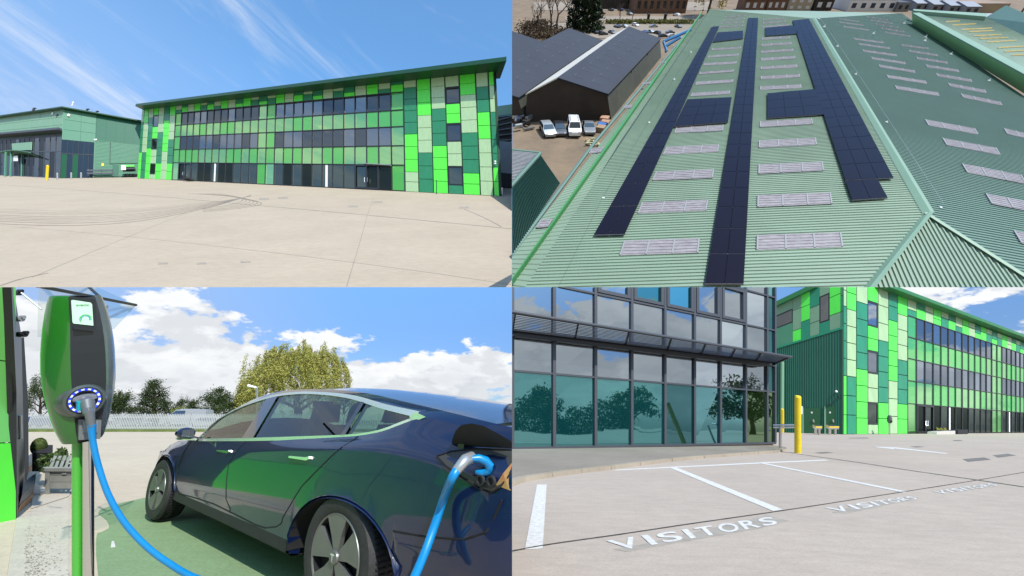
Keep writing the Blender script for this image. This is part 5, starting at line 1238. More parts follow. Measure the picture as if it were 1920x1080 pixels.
m = MB(); s_ = dw / F; b0, b1 = at(39, 822, dw * .9), at(38, 780, dw * .9); m.tube([b0 - CAMX * 5 * s_, b0, b1, b1 - CAMX * 5 * s_], 2.4 * s_, 8); m.build('handle', STEEL, dfr, smooth=True)
for q_, h in ((((30, 965), (56, 940), (60, 912), (34, 935)), .12), (((42, 895), (58, 880), (60, 860), (46, 872)), .10)):
    m = MB(); m.slab(q_, G3, .10, .10 + h); m.build('sill', FRAMEG, dfr)
    m = MB(); m.slab([(u + 2, v) for u, v in q_], G3, 0, .10); m.build('sill_block', BRK4, dfr)
# glass door canopy overhead
cgd = thing('glass_canopy', 'clear glass door canopy on steel rods above the charger', 'canopy', at(150, 560, 4.2))
GLC = glass_clear('canopy glass', (.80, .88, .86), .03)
cpx = [(72, 530, 3.2), (165, 530, 4.4), (256, 572, 4.6), (214, 617, 3.6), (70, 632, 3.0)]
cp = [at(*p) for p in cpx]; m = MB(); m.quad(*cp); m.build('glass_sheet', GLC, cgd, clip='B')
m = MB(); m.tube([at(70, 536, 3.2), at(255, 572, 4.6)], .014, 8); m.tube([at(158, 530, 4.3), at(186, 556, 4.0)], .012, 8); m.build('rod', FRAME, cgd, clip='B')
m = MB(); m.tube([at(192, 574, 3.9), at(200, 576, 3.9)], .02, 8); m.build('clamp', GALV, cgd); m = MB(); m.tube([at(40, 549, 4.2), at(78, 580, 4.2)], .008, 6); m.build('stay_wire', GALV, cgd)
# ---- the charging unit on its steel post
DEP = 1.6
ch = thing('charging_station', 'silver wall box charger with a painted green reflection and a blue light ring on a steel post', 'charger', at(155, 1000, DEP))
HOUS = M('silver housing', (.28, .30, .31), .2, metal=.75, var=.04, vs=6, coat=.3)
STRIP = M('grey bezel', (.022, .025, .026), .5, spec=.25); DRK = M('dark reader window', (.010, .014, .012), .12)
RW = [(554, 94, 190), (556, 91, 191.5), (561, 89, 193.5), (570, 86.5, 197), (588, 83, 203), (612, 79, 209), (636, 76.5, 213), (660, 75, 215.5), (690, 75.2, 217), (715, 78, 217), (735, 82, 215), (757, 88, 211.5), (781, 95, 207), (802, 103, 201), (818, 111, 196), (824, 115, 192)]
def tang(xl, xr):
    a0, a1 = math.atan((xl - 960) / F), math.atan((xr - 960) / F); mid = (a0 + a1) / 2
    D = DEP / math.cos(mid); return Vector((math.sin(mid) * D, math.cos(mid) * D)), D * math.sin((a1 - a0) / 2), mid
def row_pt(v, xl, xr, phi, kf=1.0, extra=0.0):
    c, r_, mid = tang(xl, xr); fr = Vector((-math.sin(mid), -math.cos(mid))); rt = Vector((math.cos(mid), -math.sin(mid)))
    q_ = c + rt * math.sin(phi) * (r_ + extra) + fr * math.cos(phi) * (r_ * kf + extra)
    return C2W((q_.x, q_.y, (540 - v) / F * DEP))
def interp(v):
    for a, b in zip(RW[:-1], RW[1:]):
        if a[0] <= v <= b[0]:
            t = (v - a[0]) / (b[0] - a[0]); return a[1] + (b[1] - a[1]) * t, a[2] + (b[2] - a[2]) * t
    return RW[-1][1:]
rad = math.radians
S0, S1_ = rad(-13), rad(45)
def lobe(p0, p1, n, name, mat, ex=0.0):
    m = MB(); rows = []
    for v, xl, xr in RW: rows.append([row_pt(v, xl, xr, p0 + (p1 - p0) * k / n, .85, ex) for k in range(n + 1)])
    m.grid(rows); return m.build(name, mat, ch, smooth=True)
lobe(rad(-125), S0, 18, 'housing', M('green reflection housing', (.013, .115, .011), .18, coat=.8)); lobe(S1_, rad(125), 14, 'housing', HOUS)  # the green wall's reflection is put into the left shell's colour
m = MB(); rows = []
for v, xl, xr in RW:
    a, b = row_pt(v, xl, xr, S0, .85), row_pt(v, xl, xr, S1_, .85); rows.append([a, a.lerp(b, .07) + (b - a).cross(CAMV) * .0, a.lerp(b, .5), b])
m.grid(rows); m.build('front_bezel', STRIP, ch)
m = MB(); tp = [row_pt(*RW[0], rad(-125 + 250 * k / 20), .85) for k in range(21)]; m.quad(*tp); m.build('top', STRIP, ch); m = MB(); tp = [row_pt(*RW[-1], rad(-125 + 250 * k / 20), .85) for k in range(21)]; m.quad(*tp); m.build('base', STRIP, ch)
# plane of the front bezel, for what sits on it
fa, fb, fc = row_pt(600, *interp(600), S0, .85), row_pt(600, *interp(600), S1_, .85), row_pt(760, *interp(760), (S0 + S1_) / 2, .85)
fd = (row_pt(760, *interp(760), S0, .85) + row_pt(760, *interp(760), S1_, .85)) / 2
nF = (fb - fa).cross(fd - (fa + fb) / 2); nF = nF if nF.dot(-fa) > 0 else -nF
PF3 = Pl(nF, nF.dot((fa + fb) / 2))
FX = (fb - fa).normalized(); FY = PF3.n.cross(FX).normalized(); FY = FY if FY.dot(CAMV) > 0 else -FY
DISP = M('display', (.45, .72, .50), .15, em=(.45, .75, .5), ems=.12)
def face(px, name, mat, d0, d1, par=ch):
    m = MB(); m.slab(px, PF3, d0, d1); return m.build(name, mat, par)
face([(129, 556), (178, 561), (181, 700), (180, 742), (137, 738), (134, 640)], 'front_plate', STRIP, -.004, .004)
ds = face([(132.5, 563.5), (136, 562.5), (169, 567.5), (171.5, 570.5), (174, 610.5), (137, 606.5), (135, 604)], 'display', DISP, .0, .0065)
def ring(c, r0, r1, d0, d1, n, name, mat, par, sy=1.0, seg=36, a0=0, a1=2 * PI):
    m = MB(); m.lathe([(r0, d0), (r1, d0), (r1, d1), (r0, d1), (r0, d0)], c, n, FX, FY * sy, seg, a0=a0, a1=a1); return m.build(name, mat, par, smooth=False)
c = PF3.hit(159, 598); pxm = DEP / F
ring(c, .0145, .0165, .0062, .0078, PF3.n, 'dial_ring', M('dial green', (.02, .42, .02), .4, em=(.02, .5, .02), ems=.1), ds, seg=28, a0=-.35, a1=PI + .6)
for k in range(11):
    a = -.25 + (PI + .5) * k / 10; m = MB(); p = c + FX * math.cos(a) * .0118 + FY * math.sin(a) * .0118 + PF3.n * .007; m.box(p, (.0016, .0012, .0008), (FX * math.cos(a) + FY * math.sin(a)), (FY * math.cos(a) - FX * math.sin(a)), PF3.n); m.build('dial_mark', M('dial blue', (.02, .25, .5), .4), ds)
cu = bpy.data.curves.new('t', 'FONT'); cu.body = 'EVBOX'; cu.offset = .02
ob = bpy.data.objects.new('t', cu); COL.objects.link(ob); me = bpy.data.meshes.new_from_object(ob.evaluated_get(bpy.context.evaluated_depsgraph_get())); bpy.data.objects.remove(ob)
xs_ = [v.co.x for v in me.vertices]; w_ = max(xs_) - min(xs_); c = PF3.hit(142, 574.5)
for v in me.vertices: v.co = c + FX * ((v.co.x - min(xs_)) / w_ * .034) + FY * ((v.co.y) / .7 * .0065) + PF3.n * .0072 - BASE[ch.name]
me.materials.append(M('print green', (.02, .14, .04), .5)); o = bpy.data.objects.new('lettering', me); COL.objects.link(o); o.parent = ds
face([(136, 616), (173, 620), (176, 701), (140, 697)], 'card_reader', DRK, .0, .0055)
c = PF3.hit(156.5, 651); ring(c, .0118, .0128, .0056, .0064, PF3.n, 'reader_mark', STRIP, ch)
face([(136, 612), (173, 616), (173, 621), (136.5, 617)], 'reader_lip', STRIP, .004, .010)
face([(140, 699), (177, 703), (179, 713), (141, 710)], 'lower_plate', M('grey print plate', (.10, .11, .11), .5), .004, .007)
# socket collar and ring of blue lights
cs = PF3.hit(156.5, 750) + PF3.n * .008
fd_ = (-cs).normalized(); nr_ = (PF3.n * .75 + fd_ * .25).normalized(); FX = (FX - nr_ * FX.dot(nr_)).normalized(); FY = nr_.cross(FX); FY = FY if FY.dot(CAMV) > 0 else -FY
m = MB(); m.lathe([(.077, -.065), (.071, -.03), (.0625, -.004), (.056, .006), (.0485, .008), (.046, .004)], cs, nr_, FX, FY * .98, 40); m.build('socket_collar', M('dark silver collar', (.10, .12, .11), .28, metal=.6), ch, smooth=True)
m = MB(); m.lathe([(.0485, .0075), (.046, .009), (.0305, .0045), (.029, -.01), (0, -.012)], cs, nr_, FX, FY, 36); m.build('socket', BLACK, ch, smooth=True)
RINGW = M('pale light ring', (.6, .65, .7), .3, em=(.75, .85, .95), ems=.25); LEDB = M('blue light', (.01, .02, .6), .3, em=(.01, .03, 1.0), ems=2.4)
for k in range(13):
    a = PI * 1.5 + .28 + (2 * PI - .56) * (k + .5) / 13
    for nm, mt, w0, w1 in (('light', LEDB, .0, .5), ('light_segment', RINGW, .5, 1.0)):
        a0, a1 = PI * 1.5 + .28 + (2 * PI - .56) * (k + w0) / 13, PI * 1.5 + .28 + (2 * PI - .56) * (k + w1) / 13
        m = MB(); m.lathe([(.0365, .007), (.0425, .009), (.0425, .0105), (.0365, .0085), (.0365, .007)], cs, nr_, FX, FY, 4, a0=a0, a1=a1); m.build(nm, mt, ch)
face([(146, 786), (188, 787), (186, 822), (146, 824)], 'cable_plate', M('grey plastic plate', (.13, .14, .14), .5), .0, .012)
face([(152, 789), (181, 789), (180, 810), (152, 810)], 'cable_flap', M('grey plastic flap', (.17, .18, .18), .5), .012, .016)
# post
SMIR = M('polished steel', (.66, .66, .65), .13, metal=1.0)
def post_tube(u0, u1, v0, v1, mat, name):
    c0, r_, mid = tang(u0, u1); a = C2W((c0.x, c0.y, (540 - v0) / F * DEP)); dz = (540 - v1) / F * DEP; zb = C2W((c0.x, c0.y, dz))
    m = MB(); m.tube([a, zb], r_, 20); return m.build(name, mat, ch, smooth=True)
gnd_v = 540 + F * (E3 / CT + DEP * ST / CT) / DEP
post_tube(134, 155, 822, gnd_v, M('green reflection post', (.05, .36, .03), .15, coat=1.0), 'post'); post_tube(154, 177, 822, gnd_v, SMIR, 'post')  # left tube coloured lime for the green reflected in the steel
m = MB(); b = C2W((-.805 * DEP * 1.25, DEP, (540 - gnd_v) / F * DEP)); m.lathe([(0, .012), (.11, .012), (.11, -.01)], G3.drop(b), Vector((0, 0, 1)), CAMX, Vector((0, 1, 0)), 24); m.build('base_plate', SMIR, ch)
# plug and cable
hp = [cs + nr_ * .01, cs + nr_ * .045 - FY * .006, cs + nr_ * .06 - FY * .035, at(168, 775, DEP * .93), at(172, 800, DEP * .93)]
m = MB(); m.tube(hp, [.019, .020, .018, .0135, .0105], 14); plug = m.build('plug', M('plug grey', (.13, .14, .145), .35, metal=.3), ch, smooth=True)
m = MB(); m.lathe([(0, .024), (.024, .022), (.029, .014), (.026, .006)], cs + FY * .008, nr_, FX * 1.15, FY * .55, 20); m.build('plug_cap', M('plug top', (.22, .23, .235), .3, metal=.4), plug, smooth=True)
m = MB(); m.box(cs + nr_ * .035 - FX * .021 - FY * .012, (.005, .016, .012), FX, FY, nr_); m.build('plug_latch', M('teal latch', (.0, .28, .32), .4), plug)
CABLE = M('bright blue cable', (.0, .19, .46), .36, var=.06, vs=20, coat=.2)
yaw, tx, ty, CL_ = 2.451, -.487, 3.58, 1.35
CX = Vector((math.cos(yaw), math.sin(yaw), 0)); CY = Vector((-math.sin(yaw), math.cos(yaw), 0)); CZ = Vector((0, 0, 1)); CO = Vector((tx, ty, -E3))
def CP(x, y, z): return CO + CX * (x * CL_) + CY * y + CZ * z
port = CP(-.80, .935, .905)
dport = port.dot(CAMF)
cpts = [(172, 796, 1.49, .013), (174, 826, 1.49, .0092), (183, 868, 1.49, .0092), (202, 925, 1.49, .0092), (232, 978, 1.5, .0095), (275, 1025, 1.52, .010), (318, 1057, 1.55, .0105), (362, 1082, 1.6, .0112), (440, 1112, 1.7, .023), (570, 1150, 1.75, .024), (690, 1160, 1.75, .025), (757, 1125, 1.8, .020), (778, 1080, 1.85, .020), (797, 1035, 1.9, .020), (815, 985, 1.97, .0205), (832, 935, 2.0, .0205), (846, 900, dport - .12, .0205), (857, 880, dport - .10, .0205)]
pts = [at(u, v, d) for u, v, d, r_ in cpts]; rs = [q_[3] for q_ in cpts]
P = []; R_ = []
for i in range(len(pts) - 1):
    p0, p1, p2, p3 = pts[max(i - 1, 0)], pts[i], pts[i + 1], pts[min(i + 2, len(pts) - 1)]
    for k in range(6):
        t = k / 6; P.append(0.5 * ((2 * p1) + (p2 - p0) * t + (2 * p0 - 5 * p1 + 4 * p2 - p3) * t * t + (3 * p1 - p0 - 3 * p2 + p3) * t ** 3)); R_.append(rs[i] + (rs[i + 1] - rs[i]) * t)
P.append(pts[-1]); R_.append(rs[-1])
cab = thing('charging_cable', 'bright blue charging cable hanging from the charger to the car', 'cable', pts[0])
m = MB(); m.tube(P, R_, 16); m.build('cable', CABLE, cab, smooth=True)
m = MB(); m.tube([pts[-1] + (pts[-1] - pts[-2]) * -.2, at(866, 870, dport - .09), at(872, 863, dport - .07), at(884, 858, dport - .02)], [.022, .025, .027, .028], 14); m.build('plug', M('plug silver', (.40, .41, .40), .3, metal=.6), cab, smooth=True)
m = MB(); hl = [at(884, 860, dport - .05), at(897, 859, dport - .04), at(911, 864, dport - .03), at(918, 873, dport - .03), at(916, 883, dport - .03), at(905, 887, dport - .03), at(893, 884, dport - .02)]
m.tube(hl, [.014, .018, .02, .021, .02, .018, .012], 12); m.build('plug_grip', CABLE, cab, smooth=True)
# ---- the blue car: x forward from the rear axle, y to its left side, z up
car = thing('parked_car', 'dark blue saloon car plugged in at its rear wing beside the charger', 'car', CO)
NAVY = M('navy car paint', (.003, .009, .040), .35, coat=1.0, spec=.15)
def lerp_tab(tab, x):
    tab = sorted(tab)
    if x <= tab[0][0]: return tab[0][1:]
    for a, b in zip(tab[:-1], tab[1:]):
        if a[0] <= x <= b[0]:
            t = (x - a[0]) / (b[0] - a[0]); t2 = t
            return tuple(p + (q - p) * t2 for p, q in zip(a[1:], b[1:]))
    return tab[-1][1:]
def smooth_tab(tab, x):                                              # monotone-ish Catmull through the table
    tab = sorted(tab); n = len(tab)
    if x <= tab[0][0]: return tab[0][1:]
    if x >= tab[-1][0]: return tab[-1][1:]
    for i in range(n - 1):
        if tab[i][0] <= x <= tab[i + 1][0]:
            a, b = tab[i], tab[i + 1]; h = b[0] - a[0]; t = (x - a[0]) / h; out = []
            for k in range(1, len(a)):
                m0 = (b[k] - tab[i - 1][k]) / (b[0] - tab[i - 1][0]) if i else (b[k] - a[k]) / h
                m1 = (tab[i + 2][k] - a[k]) / (tab[i + 2][0] - a[0]) if i + 2 < n else (b[k] - a[k]) / h
                out.append((2 * t ** 3 - 3 * t * t + 1) * a[k] + (t ** 3 - 2 * t * t + t) * h * m0 + (-2 * t ** 3 + 3 * t * t) * b[k] + (t ** 3 - t * t) * h * m1)
            return tuple(out)
# window line (bottom) and window head (top): x, y, z
WB = [(-.405, .766, 1.121), (-.30, .785, 1.085), (-.199, .806, 1.046), (-.07, .82, 1.02), (.064, .828, 1.006), (.567, .843, .98), (1.281, .862, .946), (2.169, .881, .912)]
WT = [(-.405, .766, 1.121), (-.107, .735, 1.177), (.281, .69, 1.262), (.725, .662, 1.314), (1.05, .655, 1.326), (1.341, .662, 1.312), (1.6, .683, 1.27), (1.797, .711, 1.221), (2.0, .762, 1.135), (2.101, .80, 1.062), (2.169, .881, .912)]
# behind the window tip the two lines run together down the tail; ahead they run along the wing
TAIL = [(-1.03, .72, 1.02), (-.85, .745, 1.045), (-.6, .757, 1.085)]
WING = [(2.3, .875, .905), (2.53, .86, .880), (2.8, .845, .855), (2.975, .83, .832), (3.2, .80, .775), (3.4, .74, .71), (3.6, .62, .63), (3.70, .5, .57)]
WBt, WTt = TAIL + WB + WING, TAIL + WT + WING
RAIL = [(-1.03, .70, 1.04), (-.924, .72, 1.062), (-.575, .69, 1.137), (-.195, .652, 1.216), (.246, .607, 1.300), (.787, .576, 1.358), (1.3, .565, 1.376), (1.628, .575, 1.348), (1.85, .61, 1.29), (2.0, .67, 1.205), (2.12, .745, 1.08), (2.2, .83, .935), (2.3, .84, .915), (2.53, .80, .90), (2.975, .74, .865), (3.3, .66, .79), (3.6, .5, .66), (3.70, .4, .585)]
ROOFC = [(-1.03, 1.03), (-.98, 1.085), (-.93, 1.10), (-.8, 1.115), (-.468, 1.19), (0, 1.285), (.464, 1.362), (.9, 1.402), (1.25, 1.41), (1.55, 1.385), (1.8, 1.29), (2.1, 1.16), (2.4, 1.03), (2.58, .955), (2.7, .94), (3.0, .90), (3.3, .83), (3.6, .70), (3.70, .60)]
HALF = [(-1.03, .80), (-.95, .875), (-.8, .905), (-.5, .925), (0, .935), (.5, .925), (1.2, .92), (2.2, .92), (2.7, .925), (3.0, .91), (3.25, .87), (3.5, .76), (3.70, .56)]
SHT = [(-1.03, .86), (-.8, .90), (-.5, .945), (-.2, .955), (.1, .935), (.6, .905), (1.3, .872), (2.17, .838), (2.6, .812), (3.0, .765), (3.4, .65), (3.7, .53)]
def arch(x):
    z = 0
    for xc, zc, a, b in ((-.03, .31, .445, .335), (2.815, .36, .42, .345)):
        d = (x - xc) / a
        if abs(d) < 1: z = max(z, zc + b * math.sqrt(1 - d * d) - (0 if abs(d) < .98 else .0))
    return z
xs = sorted(set([round(-1.03 + .05 * i, 4) for i in range(96) if -1.03 + .05 * i <= 3.70] + [3.70] + [round(xc + a * math.sin(t * PI / 2 / 9) * sg, 4) for xc, a in ((-.03, .446), (2.815, .421)) for t in range(10) for sg in (-1, 1)] + [round(p[0], 4) for p in WT]))
xs = [x for i, x in enumerate(xs) if i == 0 or x - xs[i - 1] > .003]
LOW, UPR = [], []
for x in xs:
    h = smooth_tab(HALF, x)[0]; wy, wz = smooth_tab(WBt, x); ty_, tz_ = smooth_tab(WTt, x)
    if x < -.405 or x > 2.169: ty_, tz_ = wy, wz
    zb = .235 + .05 * max(0, min(1, (x - .4) / 2)); ar = arch(x)
    zb = zb if x > -.4 else .235 + (-.4 - x) * .16
    ends = max(0, (x - 3.2) / .5)
    zb += .0 * ends
    sh = min(smooth_tab(SHT, x)[0], wz - .03)                        # shoulder line
    prof = [(zb, h - .10), (zb + .012, h - .035), (zb + .10, h - .018), (.40, h - .022), (.46, h - .002), (.60, h - .006), (.72, h - .014), (sh - .045, h - .022), (sh, h - .034), ((sh + wz) / 2, (h - .034) * .42 + wy * .58), (wz, wy)]
    prof2 = []
    for j, (z, y) in enumerate(prof):
        if ar > 0: z = max(z, ar + .004 * j + .10 * max(0, (ar - .5)) * 0); y = y + (.012 if j < 3 else 0)
        prof2.append((z, y))
    for j in range(1, len(prof2)):
        if prof2[j][0] < prof2[j - 1][0] + .002: prof2[j] = (prof2[j - 1][0] + .002, prof2[j][1])
    if ar > 0: prof2[0] = (ar, h - .12); prof2[1] = (ar + .001, h + .004)
    prof2[-1] = (wz, wy)
    LOW.append([(x, y, z) for z, y in prof2])
    ry, rz = smooth_tab(RAIL, x); cz = smooth_tab(ROOFC, x)[0]
    mid = (ry * .62, rz + (cz - rz) * .66); mid2 = (ry * .30, rz + (cz - rz) * .93)
    e1 = (ty_ + (ry - ty_) * .45, tz_ + (rz - tz_) * .55)
    UPR.append([(x, ty_, tz_), (x, *e1), (x, ry, rz), (x, *mid), (x, *mid2), (x, 0, cz)])
def both(rows, name, mat, sel=None, jr=None, parent=car, off=0.0):
    out = None
    m = MB()
    for sg in (1, -1):
        R2 = [[CP(x, sg * y, z) for x, y, z in (r if jr is None else r[jr[0]:jr[1]])] for r in rows]
        if sel: R2 = [r for r, x in zip(R2, xs) if sel(x)]
        m.grid(R2)
    return m.build(name, mat, parent, smooth=True, clip='L')
body = both(LOW, 'body', NAVY)
# roof and rails in paint; glass from the windscreen and the roof's middle
both(UPR, 'roof_rail', NAVY, lambda x: -.41 < x < 2.2, (0, 3))
both(UPR, 'tail', NAVY, lambda x: x <= -.40, (0, 3)); both(UPR, 'bonnet', NAVY, lambda x: x >= 2.165, (0, 6)) 
GROOF = M('blue tinted roof glass', (.006, .016, .05), .08, spec=.4)
both(UPR, 'roof_glass', GROOF, lambda x: -.85 <= x <= 1.56, (2, 6)); both(UPR, 'boot_lid', NAVY, lambda x: x <= -.84, (2, 6))
CGL = glass_clear('car window glass', (.44, .60, .49), .06)
both(UPR, 'windscreen', CGL, lambda x: 1.54 <= x <= 2.2, (2, 6))
m = MB()
for sg in (1,):
    rows = []
    for i in range(41):
        x = -.405 + (2.169 + .405) * i / 40; a = smooth_tab(WB, x); b = smooth_tab(WT, x)
        rows.append([CP(x, sg * (a[0] + (b[0] - a[0]) * t - .004), a[1] + (b[1] - a[1]) * t) for t in (0, .5, 1)])
    m.grid(rows)
m.build('side_window', CGL, car, smooth=True, clip='L')
m = MB(); m.grid([[p - CY * 0 for p in [CP(x, -(smooth_tab(WB, x)[0]), smooth_tab(WB, x)[1]), CP(x, -(smooth_tab(WT, x)[0]), smooth_tab(WT, x)[1])]] for x in [-.405 + 2.574 * i / 30 for i in range(31)]]); m.build('side_window', CGL, car, smooth=True, clip='L')
# bright trim round the side windows
CHR = M('satin chrome', (.80, .86, .80), .25, metal=.75)
def wpt(T, x, o=.006): a = smooth_tab(T, x); return CP(x, a[0] + o, a[1])
m = MB(); X_ = [-.405 + 2.574 * i / 44 for i in range(45)]
def ribbon(T, dz0, dz1, w):
    lo = []; hi = []
    for x in X_:
        a = smooth_tab(T, x); k = w(x); lo.append(CP(x, a[0] + .010, a[1] + dz0 * k)); hi.append(CP(x, a[0] + .008 - .5 * dz1 * k * .5, a[1] + dz1 * k))
    rows = [[p - CY * .02, p, q_, q_ - CY * .02] for p, q_ in zip(lo, hi)]; m.grid(rows)
ribbon(WB, -.022, .004, lambda x: 1.0 + .35 * max(0, (.1 - x) / .5)); ribbon(WT, -.006, .024, lambda x: .7 + .45 * max(0, (.6 - x) / 1.0) - (.35 * max(0, (x - 1.4) / .77)))
tipx = CP(-.405, .776, 1.121); m.quad(tipx - CZ * .028 + CX * .02, CP(-.462, .776, 1.119), tipx + CZ * .026 + CX * .02, CP(-.36, .79, 1.12))
m.build('window_trim', CHR, car, smooth=True, clip='L')
# pillars
def pillar(b0, b1, t0, t1, name, mat, o=.008):
    m = MB(); n = 6; rows = []
    for k in range(n + 1):
        t = k / n; r_ = []
        for xb, xt in ((b0, t0), (b1, t1)):
            x = xb + (xt - xb) * t; a = smooth_tab(WB, xb); b = smooth_tab(WT, xt); r_.append(CP(x, a[0] + (b[0] - a[0]) * t + o, a[1] + (b[1] - a[1]) * t))
        rows.append(r_)
    m.grid(rows); m.grid([[p - CY * .05 for p in r_] for r_ in rows]); return m.build(name, mat, car, clip='L')
BGL = M('gloss black pillar', (.006, .007, .008), .08, coat=1)
pillar(1.156, 1.325, 1.242, 1.405, 'pillar', BGL); pillar(.095, .135, .09, .125, 'pillar', BGL)
for sg in (-1,):
    m = MB(); m.quad(CP(1.15, -.85, .95), CP(1.33, -.85, .95), CP(1.41, -.65, 1.3), CP(1.24, -.65, 1.3)); m.build('pillar', BGL, car)
# dark gaps between the panels
GAP = M('panel gap', (.001, .001, .002), .8)
def side_y(x, z):
    h = smooth_tab(HALF, x)[0]; wy, wz = smooth_tab(WBt, x)
    i = min(range(len(xs)), key=lambda k: abs(xs[k] - x)); r_ = LOW[i]
    for a, b in zip(r_[:-1], r_[1:]):
        if a[2] <= z <= b[2] and b[2] > a[2]: return a[1] + (b[1] - a[1]) * (z - a[2]) / (b[2] - a[2])
    return h
def gap_line(pts, w=.0055, name='panel_gap'):
    P = []
    for i in range(len(pts) - 1):
        for k in range(6): t = k / 6; P.append((pts[i][0] + (pts[i + 1][0] - pts[i][0]) * t, pts[i][1] + (pts[i + 1][1] - pts[i][1]) * t))
    P.append(pts[-1]); m = MB(); m.tube([CP(x, side_y(x, z) - .0015, z) for x, z in P], w, 6); return m.build(name, GAP, car, clip='L')
gap_line([(1.243, .935), (1.33, .83), (1.40, .73), (1.36, .58), (1.309, .461), (1.234, .362)])
gap_line([(-.026, 1.0), (.01, .947), (.117, .861), (.24, .76), (.346, .669), (.454, .511), (.522, .416), (.584, .38), (.70, .352)])
gap_line([(2.36, .88), (2.397, .758), (2.417, .543), (2.36, .40), (2.306, .374), (1.9, .383), (1.549, .385), (1.1, .362), (.838, .346), (.70, .350)])
gap_line([(-.44, .55), (-.617, .559), (-.809, .582), (-.90, .627), (-.955, .76)])
# sill, handles, mirror
m = MB(); rows = []
for i in range(24):
    x = .43 + (2.40 - .43) * i / 23; zz = .235 + .05 * max(0, min(1, (x - .4) / 2)); h = smooth_tab(HALF, x)[0]; rows.append([CP(x, h - .02, zz + .10), CP(x, h - .015, zz + .02), CP(x, h - .06, zz - .012), CP(x, h - .2, zz - .012)])
m.grid(rows); m.build('sill', BLACK, car, smooth=True, clip='L')
for x, z, mt in ((1.534, .832, M('chrome handle', (.5, .52, .53), .25, metal=1)), (.404, .852, CHR)):
    m = MB(); pts_ = [(-.125, 0), (.06, .003), (.10, .012), (.105, -.004), (.075, -.016), (-.12, -.012)]
    y0 = side_y(x, z) + .003; m.prism([CP(x - px_, y0 - .004, z + pz_) for px_, pz_ in pts_], [CP(x - px_, y0 + .014, z + pz_) for px_, pz_ in pts_]); m.build('door_handle', mt, car)
m = MB(); mr_ = [(2.30, .90, .915), (2.31, .965, .915), (2.29, 1.01, .93)]
prof_ = [(2.06, .0), (2.10, .05), (2.2, .085), (2.29, .07), (2.315, .02)]
rows = []
for k in range(9):
    t = k / 8; y = .925 + .155 * t; sc_m = math.sqrt(max(.02, 1 - ((t - .45) / .58) ** 2))
    rows.append([CP(2.19 + math.cos(a) * .085 * sc_m * (1 if math.cos(a) > 0 else .75), y, .972 + math.sin(a) * .058 * sc_m) for a in [2 * PI * q_ / 16 for q_ in range(17)]])
m.grid(rows); mir = m.build('wing_mirror', NAVY, car, smooth=True)
m = MB(); m.tube([CP(2.15, .875, .905), CP(2.18, .96, .93)], .022, 8); m.build('mirror_stalk', BLACK, car)
m = MB(); m.tube([CP(2.10, .93, .912), CP(2.26, 1.0, .914), CP(2.2, 1.06, .918)], .012, 8); m.build('mirror_trim', CHR, car)
m = MB(); m.quad(CP(2.125, .94, .93), CP(2.125, 1.05, .935), CP(2.125, 1.05, 1.005), CP(2.125, .95, 1.015)); m.build('mirror_glass', GLASS_S, mir or car)
m = MB(); y_ = side_y(2.56, .72) + .004; m.lathe([(0, .002), (.03, .002), (.032, 0)], CP(2.56, y_, .715), CY, CX * 1.2, CZ * .55, 14); m.build('camera_badge', BGL, car)
